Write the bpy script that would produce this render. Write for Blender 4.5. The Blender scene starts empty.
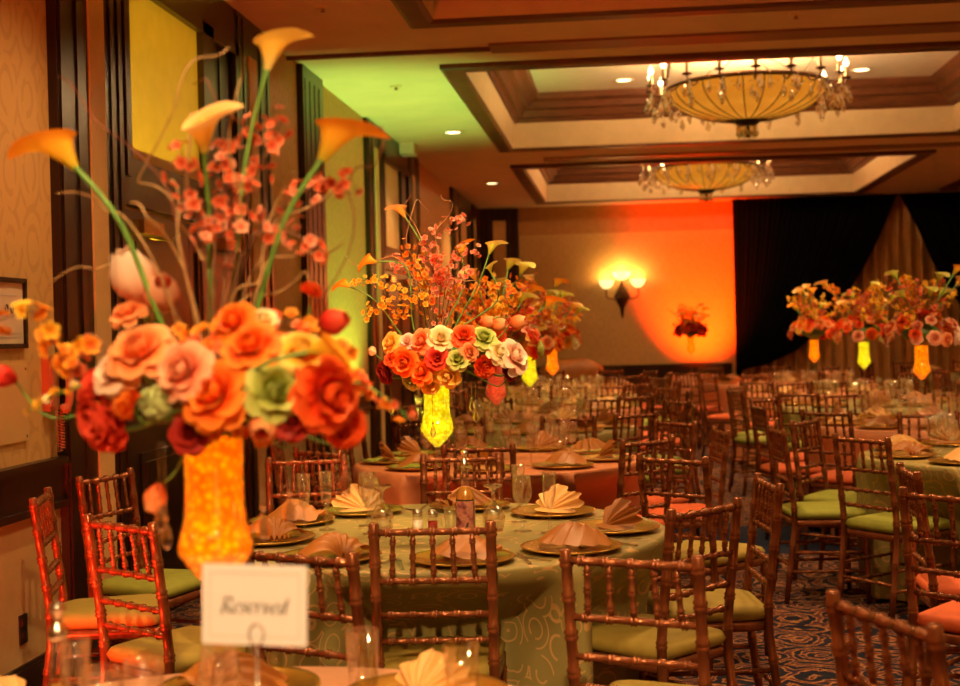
import bpy, math, random
from mathutils import Vector, Matrix, Euler

# ------------------------------------------------------------------ camera, light, exposure
PI = math.pi
sc = bpy.context.scene
COL = sc.collection
F = 1333.0
CAM_H = 1.48
cam_d = bpy.data.cameras.new('camera')
cam = bpy.data.objects.new('camera', cam_d)
COL.objects.link(cam)
CAM_M = (Matrix.Translation((0, 0, CAM_H)) @ Matrix.Rotation(math.atan(145 / F), 4, 'Z')
         @ Matrix.Rotation(PI / 2 - 0.0086, 4, 'X') @ Matrix.Rotation(-0.0235, 4, 'Z'))
cam.matrix_world = CAM_M
cam_d.sensor_width = 36.0
cam_d.lens = 36.0 * F / 960.0
cam_d.clip_start = 0.05
cam_d.dof.use_dof = True
cam_d.dof.focus_distance = 4.75
cam_d.dof.aperture_fstop = 3.3
sc.camera = cam

sc.view_settings.view_transform = 'Standard'
sc.view_settings.look = 'None'
sc.view_settings.gamma = 1.0
sc.view_settings.use_curve_mapping = False
sc.view_settings.exposure = 0.35
sc.cycles.use_denoising = True
sc.cycles.max_bounces = 7
sc.cycles.diffuse_bounces = 4
sc.cycles.glossy_bounces = 3
sc.cycles.transmission_bounces = 6
sc.cycles.transparent_max_bounces = 24
sc.cycles.sample_clamp_indirect = 4.0

world = bpy.data.worlds.new('world')
sc.world = world
world.use_nodes = True
world.node_tree.nodes['Background'].inputs[0].default_value = (1.0, 0.6, 0.3, 1)
world.node_tree.nodes['Background'].inputs[1].default_value = 0.02

WARM = (1.0, 0.61, 0.26)


def lamp(name, kind, loc, energy, color, size=0.1, target=None, angle=None, blend=0.6, parent=None):
    d = bpy.data.lights.new(name, kind)
    d.energy = energy
    d.color = color
    if kind == 'AREA':
        d.size = size
    else:
        d.shadow_soft_size = size
    if kind == 'SPOT':
        d.spot_size = angle
        d.spot_blend = blend
    o = bpy.data.objects.new(name, d)
    COL.objects.link(o)
    o.location = loc
    if target is not None:
        o.rotation_euler = (Vector(target) - Vector(loc)).to_track_quat('-Z', 'Y').to_euler()
    return o


# ------------------------------------------------------------------ pixel -> place helpers
def ray(px, py):
    d = Vector(((px - 480.0) / F, -(py - 343.0) / F, -1.0))
    return (CAM_M.to_3x3() @ d)


CO = Vector((0, 0, CAM_H))


def at_z(px, py, z):
    d = ray(px, py)
    return CO + d * ((z - CAM_H) / d.z)


def at_y(px, py, y):
    d = ray(px, py)
    return CO + d * (y / d.y)


def at_x(px, py, x):
    d = ray(px, py)
    return CO + d * (x / d.x)


# ------------------------------------------------------------------ materials
MATS = {}


def new_mat(name):
    m = bpy.data.materials.new(name)
    m.use_nodes = True
    nt = m.node_tree
    b = nt.nodes['Principled BSDF']
    MATS[name] = m
    return m, nt, b


def L(nt, a, b):
    nt.links.new(a, b)


def rgba(c):
    return (c[0], c[1], c[2], 1.0)


def ramp(nt, fac, stops, interp='LINEAR'):
    r = nt.nodes.new('ShaderNodeValToRGB')
    r.color_ramp.interpolation = interp
    el = r.color_ramp.elements
    el[0].position, el[0].color = stops[0][0], rgba(stops[0][1])
    el[1].position, el[1].color = stops[-1][0], rgba(stops[-1][1])
    for p, c in stops[1:-1]:
        e = el.new(p)
        e.color = rgba(c)
    L(nt, fac, r.inputs[0])
    return r.outputs[0]


def texco(nt, scale=(1, 1, 1), kind='Object', rot=(0, 0, 0)):
    t = nt.nodes.new('ShaderNodeTexCoord')
    mp = nt.nodes.new('ShaderNodeMapping')
    mp.inputs['Scale'].default_value = scale
    mp.inputs['Rotation'].default_value = rot
    L(nt, t.outputs[kind], mp.inputs[0])
    return mp.outputs[0]


def noise(nt, vec, scale, detail=3.0, rough=0.5, dist=0.0):
    n = nt.nodes.new('ShaderNodeTexNoise')
    n.inputs['Scale'].default_value = scale
    n.inputs['Detail'].default_value = detail
    n.inputs['Roughness'].default_value = rough
    n.inputs['Distortion'].default_value = dist
    if vec is not None:
        L(nt, vec, n.inputs['Vector'])
    return n.outputs[0]


def math_n(nt, op, a, b=None):
    n = nt.nodes.new('ShaderNodeMath')
    n.operation = op
    for i, s in enumerate((a, b)):
        if s is None:
            continue
        if isinstance(s, (int, float)):
            n.inputs[i].default_value = s
        else:
            L(nt, s, n.inputs[i])
    return n.outputs[0]


def mixc(nt, fac, a, b):
    n = nt.nodes.new('ShaderNodeMix')
    n.data_type = 'RGBA'
    if isinstance(fac, (int, float)):
        n.inputs[0].default_value = fac
    else:
        L(nt, fac, n.inputs[0])
    for i, s in ((6, a), (7, b)):
        if isinstance(s, (tuple, list)):
            n.inputs[i].default_value = rgba(s)
        else:
            L(nt, s, n.inputs[i])
    return n.outputs[2]


def bump(nt, b, h, strength=0.3, dist=0.01):
    n = nt.nodes.new('ShaderNodeBump')
    n.inputs['Strength'].default_value = strength
    n.inputs['Distance'].default_value = dist
    L(nt, h, n.inputs['Height'])
    L(nt, n.outputs[0], b.inputs['Normal'])


def plain(name, c, rough=0.5, metal=0.0, emit=None, es=0.0, vary=0.12, nscale=8.0, trans=0.0, spec=0.5):
    m, nt, b = new_mat(name)
    b.inputs['Roughness'].default_value = rough
    b.inputs['Metallic'].default_value = metal
    b.inputs['Specular IOR Level'].default_value = spec
    if vary > 0:
        v = texco(nt)
        n = noise(nt, v, nscale, 4.0)
        lo = tuple(x * (1 - vary) for x in c)
        hi = tuple(min(1, x * (1 + vary)) for x in c)
        L(nt, ramp(nt, n, [(0.3, lo), (0.7, hi)]), b.inputs['Base Color'])
    else:
        b.inputs['Base Color'].default_value = rgba(c)
    if emit:
        b.inputs['Emission Color'].default_value = rgba(emit)
        b.inputs['Emission Strength'].default_value = es
    if trans:
        b.inputs['Transmission Weight'].default_value = trans
    return m


def wood(name, c1, c2, rough=0.35, grain=(30, 30, 2)):
    m, nt, b = new_mat(name)
    v = texco(nt, grain)
    n = noise(nt, v, 1.2, 5.0, 0.6, 0.4)
    L(nt, ramp(nt, n, [(0.3, c1), (0.7, c2)]), b.inputs['Base Color'])
    b.inputs['Roughness'].default_value = rough
    bump(nt, b, n, 0.08, 0.003)
    return m


def petal_mat(name, inner, mid, edge, rough=0.55, trans=0.25):
    """colour runs from the petal's base to its edge (a real property of the petal)"""
    m, nt, b = new_mat(name)
    a = nt.nodes.new('ShaderNodeAttribute')
    a.attribute_name = 'edge'
    v = texco(nt)
    n = noise(nt, v, 60.0, 2.0)
    f = math_n(nt, 'ADD', a.outputs['Fac'], math_n(nt, 'MULTIPLY', math_n(nt, 'SUBTRACT', n, 0.5), 0.25))
    c = ramp(nt, f, [(0.05, inner), (0.55, mid), (0.97, edge)])
    L(nt, c, b.inputs['Base Color'])
    b.inputs['Roughness'].default_value = rough
    b.inputs['Specular IOR Level'].default_value = 0.25
    t = nt.nodes.new('ShaderNodeBsdfTranslucent')
    L(nt, c, t.inputs[0])
    mx = nt.nodes.new('ShaderNodeMixShader')
    mx.inputs[0].default_value = trans
    L(nt, b.outputs[0], mx.inputs[1])
    L(nt, t.outputs[0], mx.inputs[2])
    L(nt, mx.outputs[0], nt.nodes['Material Output'].inputs[0])
    return m


def thin_glass(name, tint=(1, 1, 1), rough=0.03, base=0.06):
    m, nt, b = new_mat(name)
    nt.nodes.remove(b)
    tr = nt.nodes.new('ShaderNodeBsdfTransparent')
    tr.inputs[0].default_value = rgba(tint)
    gl = nt.nodes.new('ShaderNodeBsdfGlossy')
    gl.inputs['Roughness'].default_value = rough
    gl.inputs['Color'].default_value = (1, 0.97, 0.92, 1)
    lw = nt.nodes.new('ShaderNodeLayerWeight')
    lw.inputs[0].default_value = 0.35
    f = math_n(nt, 'ADD', math_n(nt, 'MULTIPLY', lw.outputs['Facing'], 0.45), base)
    mx = nt.nodes.new('ShaderNodeMixShader')
    L(nt, f, mx.inputs[0])
    L(nt, tr.outputs[0], mx.inputs[1])
    L(nt, gl.outputs[0], mx.inputs[2])
    L(nt, mx.outputs[0], nt.nodes['Material Output'].inputs[0])
    return m


# --- room surfaces
wood('dark_wood', (0.010, 0.0042, 0.0026), (0.024, 0.009, 0.005), 0.30, (25, 25, 1.5))
wood('ceiling_wood', (0.085, 0.026, 0.010), (0.16, 0.055, 0.022), 0.4, (6, 6, 20))
wood('track_wood', (0.20, 0.085, 0.04), (0.27, 0.12, 0.06), 0.45, (2, 14, 14))
plain('ceiling_paint', (0.76, 0.58, 0.40), 0.8, vary=0.05, nscale=3)
plain('fascia_paint', (0.72, 0.56, 0.33), 0.7, vary=0.05)
plain('panel_white', (0.80, 0.74, 0.62), 0.7, vary=0.04)
plain('cream_strip', (0.62, 0.40, 0.16), 0.6, vary=0.06)
plain('brass', (0.75, 0.48, 0.17), 0.25, 1.0, vary=0.1)
plain('dark_metal', (0.03, 0.025, 0.02), 0.4, 0.7)
plain('bronze', (0.10, 0.05, 0.025), 0.4, 0.8)


def wallpaper(name, base, line, sc_=7.0):
    m, nt, b = new_mat(name)
    v = texco(nt, (sc_, sc_, sc_ * 0.62))
    vo = nt.nodes.new('ShaderNodeTexVoronoi')
    vo.inputs['Scale'].default_value = 0.55
    vo.inputs['Randomness'].default_value = 0.12
    nz = nt.nodes.new('ShaderNodeTexNoise')
    nz.inputs['Scale'].default_value = 1.3
    L(nt, v, nz.inputs['Vector'])
    mx = nt.nodes.new('ShaderNodeMix')
    mx.data_type = 'RGBA'
    mx.inputs[0].default_value = 0.22
    L(nt, v, mx.inputs[6])
    L(nt, nz.outputs['Color'], mx.inputs[7])
    L(nt, mx.outputs[2], vo.inputs['Vector'])
    s = math_n(nt, 'SINE', math_n(nt, 'MULTIPLY', vo.outputs['Distance'], 26.0))
    n2 = noise(nt, v, 1.1, 2.0)
    f = math_n(nt, 'MULTIPLY', math_n(nt, 'GREATER_THAN', s, 0.35), math_n(nt, 'GREATER_THAN', n2, 0.44))
    f = math_n(nt, 'MULTIPLY', f, 0.5)
    L(nt, mixc(nt, f, base, line), b.inputs['Base Color'])
    b.inputs['Roughness'].default_value = 0.6
    return m


wallpaper('wallpaper', (0.62, 0.36, 0.12), (0.47, 0.26, 0.08), 12.0)
wallpaper('wallpaper_back', (0.62, 0.42, 0.17), (0.52, 0.34, 0.13), 12.0)
plain('wall_border', (0.46, 0.24, 0.08), 0.6)
plain('lower_panel', (0.50, 0.33, 0.13), 0.6, vary=0.08)


def carpet():
    m, nt, b = new_mat('carpet')
    v = texco(nt, (1, 1, 1))
    vs = texco(nt, (1.45, 1.45, 1.45))
    nz = nt.nodes.new('ShaderNodeTexNoise')
    nz.inputs['Scale'].default_value = 3.2
    nz.inputs['Detail'].default_value = 2.0
    L(nt, vs, nz.inputs['Vector'])
    mx = nt.nodes.new('ShaderNodeMix')
    mx.data_type = 'RGBA'
    mx.inputs[0].default_value = 0.20
    L(nt, vs, mx.inputs[6])
    L(nt, nz.outputs['Color'], mx.inputs[7])
    w = mx.outputs[2]
    vo = nt.nodes.new('ShaderNodeTexVoronoi')
    vo.inputs['Scale'].default_value = 3.0
    vo.inputs['Randomness'].default_value = 0.55
    L(nt, w, vo.inputs['Vector'])
    s = math_n(nt, 'SINE', math_n(nt, 'MULTIPLY', vo.outputs['Distance'], 30.0))
    n2 = noise(nt, w, 11.0, 3.0, 0.6, 1.2)
    k = math_n(nt, 'ADD', math_n(nt, 'MULTIPLY', s, 0.22), n2)
    c = ramp(nt, k, [(0.30, (0.010, 0.011, 0.022)), (0.44, (0.016, 0.017, 0.032)), (0.51, (0.20, 0.065, 0.02)),
                     (0.58, (0.33, 0.18, 0.08)), (0.65, (0.17, 0.045, 0.015)), (0.80, (0.016, 0.017, 0.036))])
    # plain navy border bands across the room
    sp = nt.nodes.new('ShaderNodeSeparateXYZ')
    L(nt, v, sp.inputs[0])
    dy = math_n(nt, 'ABSOLUTE', math_n(nt, 'SUBTRACT', sp.outputs[1], 9.35))
    band = math_n(nt, "LESS_THAN", dy, 0.60)
    c2 = mixc(nt, band, c, (0.012, 0.018, 0.04))
    L(nt, c2, b.inputs['Base Color'])
    b.inputs['Roughness'].default_value = 0.95
    b.inputs['Specular IOR Level'].default_value = 0.1
    bump(nt, b, noise(nt, v, 220.0, 2.0), 0.4, 0.004)


carpet()


def cloth_vine(name, base, line):
    """tablecloth with embroidered scrolling vines"""
    m, nt, b = new_mat(name)
    v = texco(nt, (1, 1, 1))
    vo = nt.nodes.new('ShaderNodeTexVoronoi')
    vo.inputs['Scale'].default_value = 9.0
    vo.inputs['Randomness'].default_value = 0.7
    L(nt, v, vo.inputs['Vector'])
    s = math_n(nt, 'SINE', math_n(nt, 'MULTIPLY', vo.outputs['Distance'], 24.0))
    n2 = noise(nt, v, 8.0, 1.0)
    f = math_n(nt, 'MULTIPLY', math_n(nt, 'GREATER_THAN', s, 0.80), math_n(nt, 'GREATER_THAN', n2, 0.47))
    n3 = noise(nt, v, 3.0, 2.0)
    bb = ramp(nt, n3, [(0.3, tuple(x * 0.88 for x in base)), (0.7, tuple(min(1, x * 1.1) for x in base))])
    L(nt, mixc(nt, math_n(nt, 'MULTIPLY', f, 0.75), bb, line), b.inputs['Base Color'])
    b.inputs['Roughness'].default_value = 0.5
    bump(nt, b, f, 0.2, 0.003)


cloth_vine('cloth_sage', (0.27, 0.22, 0.066), (0.60, 0.34, 0.12))
plain('cloth_coral', (0.55, 0.19, 0.075), 0.55, vary=0.1)
plain('cloth_pink', (0.66, 0.33, 0.19), 0.55, vary=0.1)
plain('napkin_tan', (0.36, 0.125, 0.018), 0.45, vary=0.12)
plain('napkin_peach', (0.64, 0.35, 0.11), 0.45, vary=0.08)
plain('gold_plate', (0.62, 0.36, 0.06), 0.26, 0.9, vary=0.1)
plain('silver', (0.75, 0.72, 0.66), 0.2, 1.0, vary=0.05)
# chair lacquer: copper brown with a metallic sheen
m, nt, b = new_mat('chair_copper')
_v = texco(nt, (40, 40, 6))
_n = noise(nt, _v, 1.0, 4.0)
L(nt, ramp(nt, _n, [(0.3, (0.22, 0.068, 0.024)), (0.7, (0.34, 0.115, 0.042))]), b.inputs['Base Color'])
b.inputs['Metallic'].default_value = 0.6
b.inputs['Roughness'].default_value = 0.27
plain('cushion_olive', (0.30, 0.215, 0.03), 0.75, vary=0.1, nscale=25)
plain('cushion_green', (0.25, 0.27, 0.03), 0.75, vary=0.1, nscale=25)
plain('cushion_coral', (0.68, 0.12, 0.03), 0.75, vary=0.1, nscale=25)
thin_glass('glass', (1, 1, 1), .04, .09)
thin_glass('crystal', (1, 0.97, 0.92), 0.05, 0.36)
plain('drape_black', (0.0035, 0.004, 0.0055), 0.95, vary=0.2, spec=0.05)
plain('drape_gold', (0.50, 0.27, 0.10), 0.6, vary=0.1)
plain('paper', (0.78, 0.77, 0.84), 0.7, vary=0.02)
plain('ink', (0.05, 0.045, 0.045), 0.7, vary=0.0)
plain('ink_pale', (0.52, 0.46, 0.44), 0.7, vary=0.0)
plain('notice_paper', (0.66, 0.52, 0.36), 0.6, vary=0.05)
plain('plate_tan', (0.60, 0.38, 0.15), 0.5, vary=0.03)
plain('phone_plastic', (0.42, 0.16, 0.08), 0.3, vary=0.05)
plain('black_plastic', (0.015, 0.013, 0.012), 0.4)
plain('white_plastic', (0.75, 0.70, 0.6), 0.4)
# flowers
petal_mat('rose_orange', (0.78, 0.05, 0.004), (0.90, 0.12, 0.008), (0.95, 0.34, 0.04))
petal_mat('rose_flame', (0.62, 0.025, 0.005), (0.82, 0.06, 0.008), (0.92, 0.17, 0.03))
petal_mat('rose_pink', (0.72, 0.10, 0.05), (0.88, 0.30, 0.16), (0.95, 0.56, 0.36))
petal_mat('rose_peach', (0.82, 0.14, 0.03), (0.90, 0.26, 0.07), (0.95, 0.46, 0.20))
petal_mat('rose_red', (0.42, 0.012, 0.008), (0.70, 0.035, 0.02), (0.86, 0.11, 0.05))
petal_mat('rose_crimson', (0.16, 0.005, 0.005), (0.32, 0.012, 0.010), (0.48, 0.035, 0.02))
petal_mat('rose_green', (0.26, 0.34, 0.03), (0.44, 0.52, 0.09), (0.66, 0.74, 0.24))
petal_mat('rose_yellow', (0.85, 0.40, 0.01), (0.92, 0.58, 0.05), (0.95, 0.76, 0.22))
petal_mat('rose_cream', (0.88, 0.62, 0.10), (0.93, 0.78, 0.36), (0.95, 0.88, 0.60))
petal_mat('rose_blush', (0.88, 0.34, 0.20), (0.93, 0.62, 0.45), (0.95, 0.80, 0.66))
petal_mat('calla_orange', (0.60, 0.46, 0.03), (0.95, 0.50, 0.03), (0.92, 0.30, 0.015))
petal_mat('calla_gold', (0.80, 0.68, 0.22), (0.90, 0.58, 0.08), (0.88, 0.56, 0.10))
petal_mat('calla_cream', (0.65, 0.52, 0.08), (0.92, 0.48, 0.06), (0.95, 0.60, 0.24))
petal_mat('calla_green', (0.36, 0.44, 0.04), (0.62, 0.66, 0.08), (0.80, 0.78, 0.22))
petal_mat('blossom_coral', (0.65, 0.06, 0.02), (0.80, 0.16, 0.06), (0.90, 0.36, 0.18))
petal_mat('blossom_pink', (0.70, 0.12, 0.06), (0.85, 0.30, 0.18), (0.95, 0.52, 0.36))
petal_mat('blossom_yellow', (0.80, 0.26, 0.01), (0.92, 0.54, 0.03), (0.95, 0.70, 0.10))
petal_mat('blossom_orange', (0.72, 0.10, 0.01), (0.88, 0.26, 0.015), (0.95, 0.48, 0.05))
plain('leaf_green', (0.07, 0.16, 0.03), 0.5, vary=0.25, nscale=40)
plain('stem_green', (0.13, 0.30, 0.05), 0.5, vary=0.2, nscale=30)
plain('stem_brown', (0.18, 0.075, 0.03), 0.6, vary=0.25, nscale=40)
plain('twig_tan', (0.38, 0.22, 0.08), 0.55, vary=0.3, nscale=50)
plain('twig_red', (0.25, 0.06, 0.03), 0.55, vary=0.3, nscale=50)
plain('spadix', (0.95, 0.62, 0.06), 0.6)
plain('button_green', (0.42, 0.50, 0.20), 0.8, vary=0.35, nscale=120)
plain('bud_cream', (0.85, 0.72, 0.42), 0.6)


def beads(name, c1, c2, es):
    """water beads lit through by the light inside the vase"""
    m, nt, b = new_mat(name)
    v = texco(nt)
    vo = nt.nodes.new('ShaderNodeTexVoronoi')
    vo.inputs['Scale'].default_value = 75.0
    L(nt, v, vo.inputs['Vector'])
    c = ramp(nt, vo.outputs['Distance'], [(0.1, c2), (0.6, c1)])
    L(nt, c, b.inputs['Base Color'])
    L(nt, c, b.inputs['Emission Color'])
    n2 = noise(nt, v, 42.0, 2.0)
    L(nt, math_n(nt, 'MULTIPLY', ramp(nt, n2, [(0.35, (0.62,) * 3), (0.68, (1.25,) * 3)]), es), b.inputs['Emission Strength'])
    b.inputs['Roughness'].default_value = 0.15
    bump(nt, b, vo.outputs['Distance'], 0.6, 0.004)


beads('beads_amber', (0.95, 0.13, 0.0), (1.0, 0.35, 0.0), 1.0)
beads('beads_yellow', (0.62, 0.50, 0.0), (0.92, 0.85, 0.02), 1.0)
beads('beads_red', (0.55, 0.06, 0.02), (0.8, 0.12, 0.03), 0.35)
plain('bulb_warm', (1, 0.8, 0.5), 0.4, emit=(1.0, 0.72, 0.36), es=14.0, vary=0)
plain('downlight_lens', (1, 0.8, 0.5), 0.4, emit=(1.0, 0.74, 0.36), es=4.0, vary=0)
plain('candle_sleeve', (0.80, 0.66, 0.42), 0.5, vary=0.03)
m, nt, b = new_mat('amber_glass')
_v = texco(nt, (1, 1, 1))
_n = noise(nt, _v, 6.0, 3.0)
L(nt, ramp(nt, _n, [(0.3, (0.22, 0.07, 0.006)), (0.7, (0.30, 0.10, 0.010))]), b.inputs['Base Color'])
L(nt, ramp(nt, _n, [(0.3, (0.85, 0.27, 0.015)), (0.7, (1.0, 0.38, 0.03))]), b.inputs['Emission Color'])
b.inputs['Emission Strength'].default_value = 0.50
b.inputs['Specular IOR Level'].default_value = 0.1
b.inputs['Roughness'].default_value = 0.3
plain('sconce_glass', (0.95, 0.8, 0.5), 0.4, emit=(1.0, 0.68, 0.24), es=1.6, vary=0)
for _k, _c in (('lens_red', (1.0, 0.03, 0.01)), ('lens_green', (0.35, 1.0, 0.05)), ('lens_amber', (1.0, 0.22, 0.01)), ('lens_lime', (0.85, 0.85, 0.05))):
    plain(_k, _c, 0.3, emit=_c, es=3.0, vary=0)


# ------------------------------------------------------------------ mesh builder
class MB:
    def __init__(self):
        self.v = []
        self.f = []
        self.e = []          # per-vertex 'edge' value

    def add(self, vs, fs, es=None):
        o = len(self.v)
        self.v += [tuple(p) for p in vs]
        self.f += [tuple(i + o for i in q) for q in fs]
        self.e += list(es) if es is not None else [0.5] * len(vs)
        return self

    def box(self, x0, x1, y0, y1, z0, z1):
        vs = [(x, y, z) for x in (x0, x1) for y in (y0, y1) for z in (z0, z1)]
        return self.add(vs, [(0, 1, 3, 2), (4, 6, 7, 5), (0, 4, 5, 1), (2, 3, 7, 6), (0, 2, 6, 4), (1, 5, 7, 3)])

    def lathe(self, prof, n=16, c=(0, 0, 0), cap0=True, cap1=True):
        vs, fs = [], []
        for r, z in prof:
            for k in range(n):
                a = 2 * PI * k / n
                vs.append((c[0] + r * math.cos(a), c[1] + r * math.sin(a), c[2] + z))
        m_ = len(prof)
        for i in range(m_ - 1):
            for k in range(n):
                k2 = (k + 1) % n
                fs.append((i * n + k, i * n + k2, (i + 1) * n + k2, (i + 1) * n + k))
        if cap0 and prof[0][0] > 1e-4:
            fs.append(tuple(reversed(range(n))))
        if cap1 and prof[-1][0] > 1e-4:
            fs.append(tuple((m_ - 1) * n + k for k in range(n)))
        return self.add(vs, fs)

    def tube(self, pts, rad, n=6, cap=True):
        pts = [Vector(p) for p in pts]
        if not isinstance(rad, (list, tuple)):
            rad = [rad] * len(pts)
        t = (pts[1] - pts[0]).normalized()
        a = Vector((0, 0, 1)) if abs(t.z) < 0.9 else Vector((1, 0, 0))
        nrm = t.cross(a).normalized()
        vs, fs = [], []
        for i, p in enumerate(pts):
            if i == 0:
                t = pts[1] - pts[0]
            elif i == len(pts) - 1:
                t = pts[-1] - pts[-2]
            else:
                t = pts[i + 1] - pts[i - 1]
            if t.length < 1e-9:
                t = Vector((0, 0, 1))
            t.normalize()
            nrm = (nrm - t * nrm.dot(t))
            if nrm.length < 1e-6:
                nrm = t.orthogonal()
            nrm.normalize()
            bn = t.cross(nrm)
            for k in range(n):
                an = 2 * PI * k / n
                vs.append(p + (nrm * math.cos(an) + bn * math.sin(an)) * rad[i])
        for i in range(len(pts) - 1):
            for k in range(n):
                k2 = (k + 1) % n
                fs.append((i * n + k, i * n + k2, (i + 1) * n + k2, (i + 1) * n + k))
        if cap:
            fs.append(tuple(reversed(range(n))))
            fs.append(tuple((len(pts) - 1) * n + k for k in range(n)))
        return self.add(vs, fs)

    def grid(self, fn, nu, nv, closeu=False, efn=None):
        vs, fs, es = [], [], []
        cu = nu if closeu else nu + 1
        for j in range(nv + 1):
            for i in range(cu):
                u, v = i / nu, j / nv
                vs.append(fn(u, v))
                es.append(efn(u, v) if efn else v)
        for j in range(nv):
            for i in range(nu):
                i2 = (i + 1) % cu
                fs.append((j * cu + i, j * cu + i2, (j + 1) * cu + i2, (j + 1) * cu + i))
        return self.add(vs, fs, es)

    def merge(self, other, M=None):
        vs = other.v if M is None else [M @ Vector(p) for p in other.v]
        return self.add(vs, other.f, other.e)

    def mesh(self, name, mat=None, smooth=True):
        me = bpy.data.meshes.new(name)
        me.from_pydata(self.v, [], self.f)
        if smooth:
            me.polygons.foreach_set('use_smooth', [True] * len(me.polygons))
        at = me.attributes.new('edge', 'FLOAT', 'POINT')
        at.data.foreach_set('value', self.e)
        me.materials.append(MATS[mat] if mat else None)
        me.update()
        return me

    def build(self, name, mat, parent=None, smooth=True):
        return put(name, self.mesh(name, mat, smooth), parent)


def put(name, me, parent=None, mat=None, M=None, loc=None, rot=None, scale=None):
    o = bpy.data.objects.new(name, me)
    COL.objects.link(o)
    if parent is not None:
        o.parent = parent
    if M is not None:
        o.matrix_basis = M
    if loc is not None:
        o.location = loc
    if rot is not None:
        o.rotation_euler = rot
    if scale is not None:
        o.scale = (scale,) * 3 if isinstance(scale, (int, float)) else scale
    if mat is not None:
        o.material_slots[0].link = 'OBJECT'
        o.material_slots[0].material = MATS[mat]
    return o


def tag(o, label=None, cat=None, group=None, kind=None):
    if label:
        o['label'] = label
    if cat:
        o['category'] = cat
    if group:
        o['group'] = group
    if kind:
        o['kind'] = kind
    return o


def empty(name, loc=(0, 0, 0), rz=0.0, M=None):
    o = bpy.data.objects.new(name, None)
    COL.objects.link(o)
    o.empty_display_size = 0.1
    if M is not None:
        o.matrix_basis = M
    else:
        o.location = loc
        o.rotation_euler = (0, 0, rz)
    return o


def thing(name, label, cat, loc=(0, 0, 0), rz=0.0, group=None, M=None):
    return tag(empty(name, loc, rz, M), label, cat, group)


def smooth_path(pts, k=6):
    """Catmull-Rom through the points"""
    pts = [Vector(p) for p in pts]
    out = []
    n = len(pts)
    for i in range(n - 1):
        p0, p1, p2, p3 = pts[max(i - 1, 0)], pts[i], pts[i + 1], pts[min(i + 2, n - 1)]
        for s in range(k):
            t = s / k
            out.append(0.5 * ((2 * p1) + (p2 - p0) * t + (2 * p0 - 5 * p1 + 4 * p2 - p3) * t * t + (3 * p1 - p0 - 3 * p2 + p3) * t ** 3))
    out.append(pts[-1])
    return out


def frame(loc, zdir, xdir=None, s=1.0):
    z = Vector(zdir).normalized()
    x = Vector(xdir) if xdir is not None else z.orthogonal()
    x = x - z * x.dot(z)
    if x.length < 1e-5:
        x = z.orthogonal()
    x.normalize()
    y = z.cross(x)
    M = Matrix((x, y, z)).transposed().to_4x4()
    return Matrix.Translation(loc) @ M @ Matrix.Scale(s, 4)


# ------------------------------------------------------------------ the room
XL, XR, YB, YF, ZC = -2.5, 10.6, 23.0, -3.0, 3.6


def struct(name, mb, mat, parent=None, smooth=False):
    o = mb.build(name, mat, parent, smooth)
    o['kind'] = 'structure'
    return o


fl = struct('floor', MB().box(XL - .1, XR + .1, YF - .1, YB + .1, -0.1, 0.0), 'carpet')
wl = struct('wall_left', MB().box(XL - 0.15, XL, YF, YB + .15, 0, ZC + 0.7), 'wallpaper')
wb = struct('wall_back', MB().box(XL, XR, YB, YB + 0.15, 0, ZC + 0.7), 'wallpaper_back')
struct('wall_right', MB().box(XR, XR + .15, YF, YB + .15, 0, ZC + 0.7), 'wallpaper')
struct('wall_front', MB().box(XL, XR, YF - .15, YF, 0, ZC + 0.7), 'wallpaper')

# ceiling with coffer openings
CX = [(-1.38, 3.85), (5.1, 10.33)]
CY = [(-2.4, 2.55), (4.2, 9.02), (10.50, 15.48), (17.05, 22.05)]
mbc = MB()
xs = sorted([XL] + [v for p in CX for v in p] + [XR])
ys = sorted([YF] + [v for p in CY for v in p] + [YB])
for i in range(len(xs) - 1):
    for j in range(len(ys) - 1):
        hole = any(abs(xs[i] - p[0]) < 1e-6 for p in CX) and any(abs(ys[j] - q[0]) < 1e-6 for q in CY)
        if not hole:
            mbc.box(xs[i], xs[i + 1], ys[j], ys[j + 1], ZC, ZC + 0.02)
ceil = struct('ceiling', mbc, 'ceiling_paint')


def rect_sweep(x0, x1, y0, y1, prof):
    """mitred ring: profile of (inset, z) swept round the rectangle"""
    mb = MB()
    vs, fs = [], []
    n = len(prof)
    for ins, z in prof:
        vs += [(x0 + ins, y0 + ins, z), (x1 - ins, y0 + ins, z), (x1 - ins, y1 - ins, z), (x0 + ins, y1 - ins, z)]
    for i in range(n - 1):
        for k in range(4):
            k2 = (k + 1) % 4
            fs.append((i * 4 + k, i * 4 + k2, (i + 1) * 4 + k2, (i + 1) * 4 + k))
    return mb.add(vs, fs)


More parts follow.
